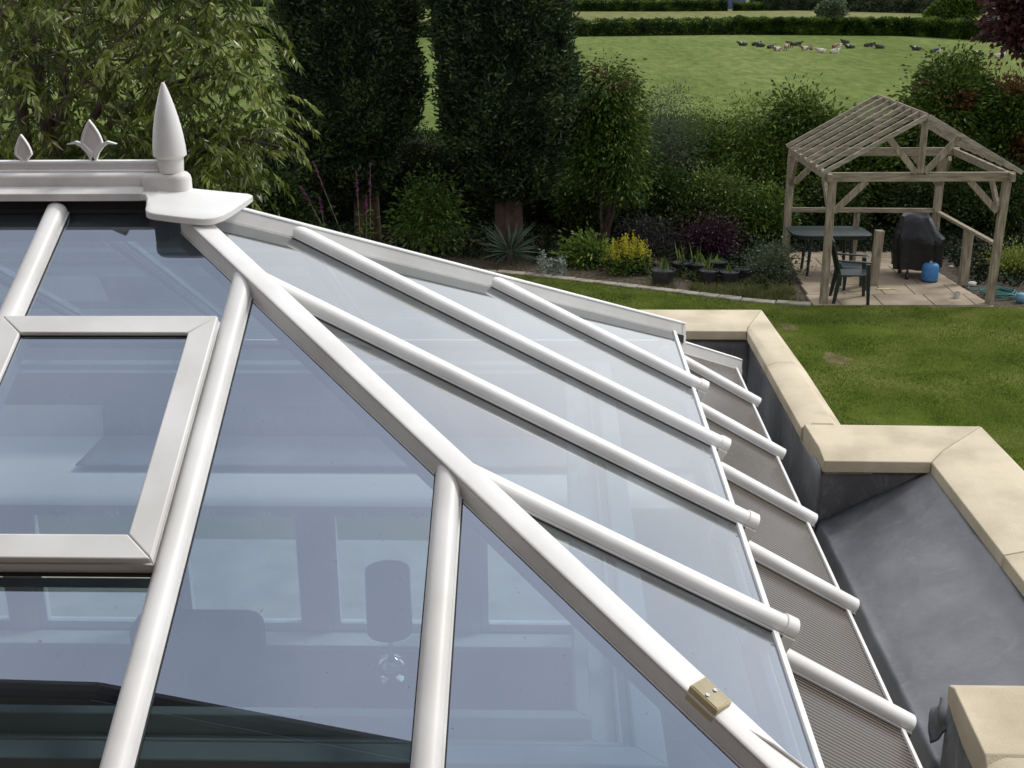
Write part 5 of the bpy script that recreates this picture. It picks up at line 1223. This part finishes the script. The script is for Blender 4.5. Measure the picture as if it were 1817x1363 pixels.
cows = [(1318,82,0,'lying',180,'dark cow lying at the far left of the herd'),(1341,82,0,'lying',20,'black and white cow lying second from the left'),(1349,84,1,'lying',170,'low dark cow lying close behind the second cow'),
 (1368,87,0,'lying',30,'black and white cow lying left of the standing one'),(1380,91,2,'lying',190,'brown and white cow lying in front left of the standing one'),(1396,90,2,'stand',60,'brown and white cow standing, the tallest of the herd'),
 (1401,86,1,'stand',110,'dark cow standing hard beside the brown and white one'),(1414,82,1,'lying',10,'black cow lying just right of the standing pair'),(1430,90,2,'lying',160,'brown cow lying in the front middle of the herd'),
 (1437,89,0,'lying',80,'patched cow lying beside the front brown cow'),(1457,94,3,'lying',185,'pale cow lying flat in the front middle'),(1480,95,3,'lying',15,'pale patched cow lying right of the flat pale one'),
 (1484,86,2,'lying',5,'brown cow lying behind the pale patched one'),(1500,78,1,'lying',200,'small dark cow lying farthest back'),(1508,87,0,'lying',170,'black and white cow lying right of centre, head turned left'),
 (1541,84,1,'lying',0,'black cow lying right of centre of the herd'),(1561,87,1,'lying',190,'small dark cow lying near the gap on the right'),(1626,90,0,'lying',170,'black cow with raised white head above the large bush'),
 (1660,94,0,'lying',10,'black and white cow facing right above the large bush'),(1736,99,0,'lying',175,'black cow half hidden behind the right bushes'),(1773,103,3,'lying',0,'pale cow at the far right partly behind purple leaves')]
made = {}
for px, py, mi_, pose, rot, lb in cows:
    p = zfld(px, py); k = (pose, mi_)
    if k not in made:
        me = (lying if pose == 'lying' else stand).copy(); me.materials.clear(); me.materials.append(cm[mi_]); made[k] = me
    o = bpy.data.objects.new('cow', made[k]); COL.objects.link(o); o.location = (p[0], p[1], FZ-.02); o.rotation_euler = (0, 0, R(rot)); o.scale = (.72,)*3
    tag(o, lb, 'cow', GC)
# rough tufts in the pasture, larger with distance
def tufts(name, n, y0, y1, L, W):
    y = y0+(y1-y0)*rng.random(n)**1.3; x = y*(-.25+.75*rng.random(n)); x = x
    nzv = np.array([MN.noise(Vector((a*.12, b*.06, 2))) for a, b in zip(x, y)]); k = nzv > -.05; x, y = x[k], y[k]
    n = len(x); P = np.stack([x, y, [tz(0, b)-.02 for b in y]], 1); D = rng.normal(size=(n,3))*.6; D[:, 2] = 1
    o = leaf_mesh(name, P, D, L*(.5+rng.random(n)), W, .1, LF['drygrass'], v=np.clip(.25+rng.normal(size=n)*.2, 0, 1)); o['kind'] = 'stuff'

# ================================================================== LIGHT, SKY, CAMERA
w = bpy.data.worlds.new('World'); SC.world = w; w.use_nodes = True; N, L = w.node_tree.nodes, w.node_tree.links
SUN_EL, SUN_AZ = 50, 62       # azimuth measured clockwise from +Y
sky = N.new('ShaderNodeTexSky'); sky.sky_type = 'NISHITA'; sky.sun_disc = False; sky.sun_elevation = R(SUN_EL); sky.sun_rotation = R(SUN_AZ); sky.dust_density = 2
tc = N.new('ShaderNodeTexCoord'); mp = N.new('ShaderNodeMapping'); mp.inputs['Scale'].default_value = (1, 1, 1.6); mp.inputs['Location'].default_value = (.4, .2, 0)
n1 = N.new('ShaderNodeTexNoise'); n1.inputs['Scale'].default_value = 2.0; n1.inputs['Detail'].default_value = 7; n1.inputs['Roughness'].default_value = .5
L.new(tc.outputs['Generated'], mp.inputs[0]); L.new(mp.outputs[0], n1.inputs['Vector'])
cr = N.new('ShaderNodeValToRGB'); e = cr.color_ramp.elements; e[0].position = .3; e[0].color = (.48,.53,.63,1); e[1].position = .72; e[1].color = (1,1,1,1)
x_ = e.new(.5); x_.color = (.78,.80,.86,1)
L.new(n1.outputs['Fac'], cr.inputs[0])
sc_ = N.new('ShaderNodeVectorMath'); sc_.operation = 'SCALE'; sc_.inputs['Scale'].default_value = 11.0; L.new(cr.outputs[0], sc_.inputs[0])
mx = N.new('ShaderNodeMixRGB'); mx.inputs[0].default_value = .88; L.new(sky.outputs[0], mx.inputs[1]); 
dv0 = (math.sin(R(SUN_AZ))*math.cos(R(SUN_EL)), math.cos(R(SUN_AZ))*math.cos(R(SUN_EL)), math.sin(R(SUN_EL)))
dp = N.new('ShaderNodeVectorMath'); dp.operation = 'DOT_PRODUCT'; dp.inputs[1].default_value = dv0; L.new(tc.outputs['Generated'], dp.inputs[0])
m1 = N.new('ShaderNodeMapRange'); m1.inputs['From Min'].default_value = -.6; m1.inputs['From Max'].default_value = 1; m1.inputs['To Min'].default_value = .5; m1.inputs['To Max'].default_value = 1.22; L.new(dp.outputs['Value'], m1.inputs[0])
sx = N.new('ShaderNodeSeparateXYZ'); L.new(tc.outputs['Generated'], sx.inputs[0])
m2 = N.new('ShaderNodeMapRange'); m2.inputs['From Min'].default_value = .05; m2.inputs['From Max'].default_value = .7; m2.inputs['To Min'].default_value = 1.35; m2.inputs['To Max'].default_value = 1.0; L.new(sx.outputs['Z'], m2.inputs[0])
mm = N.new('ShaderNodeMath'); mm.operation = 'MULTIPLY'; L.new(m1.outputs[0], mm.inputs[0]); L.new(m2.outputs[0], mm.inputs[1])
s3 = N.new('ShaderNodeVectorMath'); s3.operation = 'SCALE'; L.new(sc_.outputs[0], s3.inputs[0]); L.new(mm.outputs[0], s3.inputs['Scale'])
hz_ = N.new('ShaderNodeMixRGB'); hz_.inputs[2].default_value = (12.5,12.6,12.6,1); m3 = N.new('ShaderNodeMapRange'); m3.inputs['From Min'].default_value = .0; m3.inputs['From Max'].default_value = .55; m3.inputs['To Min'].default_value = .45; m3.inputs['To Max'].default_value = 0
L.new(sx.outputs['Z'], m3.inputs[0]); L.new(m3.outputs[0], hz_.inputs[0]); L.new(s3.outputs[0], hz_.inputs[1]); L.new(hz_.outputs[0], mx.inputs[2])
L.new(mx.outputs[0], N['Background'].inputs[0]); N['Background'].inputs[1].default_value = .1
sl_ = bpy.data.lights.new('sun', 'SUN'); sl_.energy = 1.8; sl_.angle = R(12); sl_.color = (1, .96, .9)
so2 = bpy.data.objects.new('sun', sl_); COL.objects.link(so2)
dv = Vector((math.sin(R(SUN_AZ))*math.cos(R(SUN_EL)), math.cos(R(SUN_AZ))*math.cos(R(SUN_EL)), math.sin(R(SUN_EL))))
so2.rotation_euler = (-dv).to_track_quat('-Z', 'Y').to_euler()
cam = bpy.data.cameras.new('camera'); cam.sensor_width = 36; cam.lens = F_/1817*36; cam.clip_start = .05; cam.clip_end = 6000
co_ = bpy.data.objects.new('camera', cam); COL.objects.link(co_); SC.camera = co_
co_.matrix_world = Matrix(((RT[0], UP[0], -FW[0], 0), (RT[1], UP[1], -FW[1], 0), (RT[2], UP[2], -FW[2], CZ), (0, 0, 0, 1)))
SC.view_settings.view_transform = 'Standard'; SC.view_settings.look = 'None'; SC.view_settings.gamma = 1; SC.view_settings.exposure = .3
SC.cycles.max_bounces = 10; SC.cycles.transparent_max_bounces = 24; SC.cycles.diffuse_bounces = 3; SC.cycles.glossy_bounces = 4
SC.cycles.use_denoising = True
SC.cycles.sample_clamp_indirect = 6
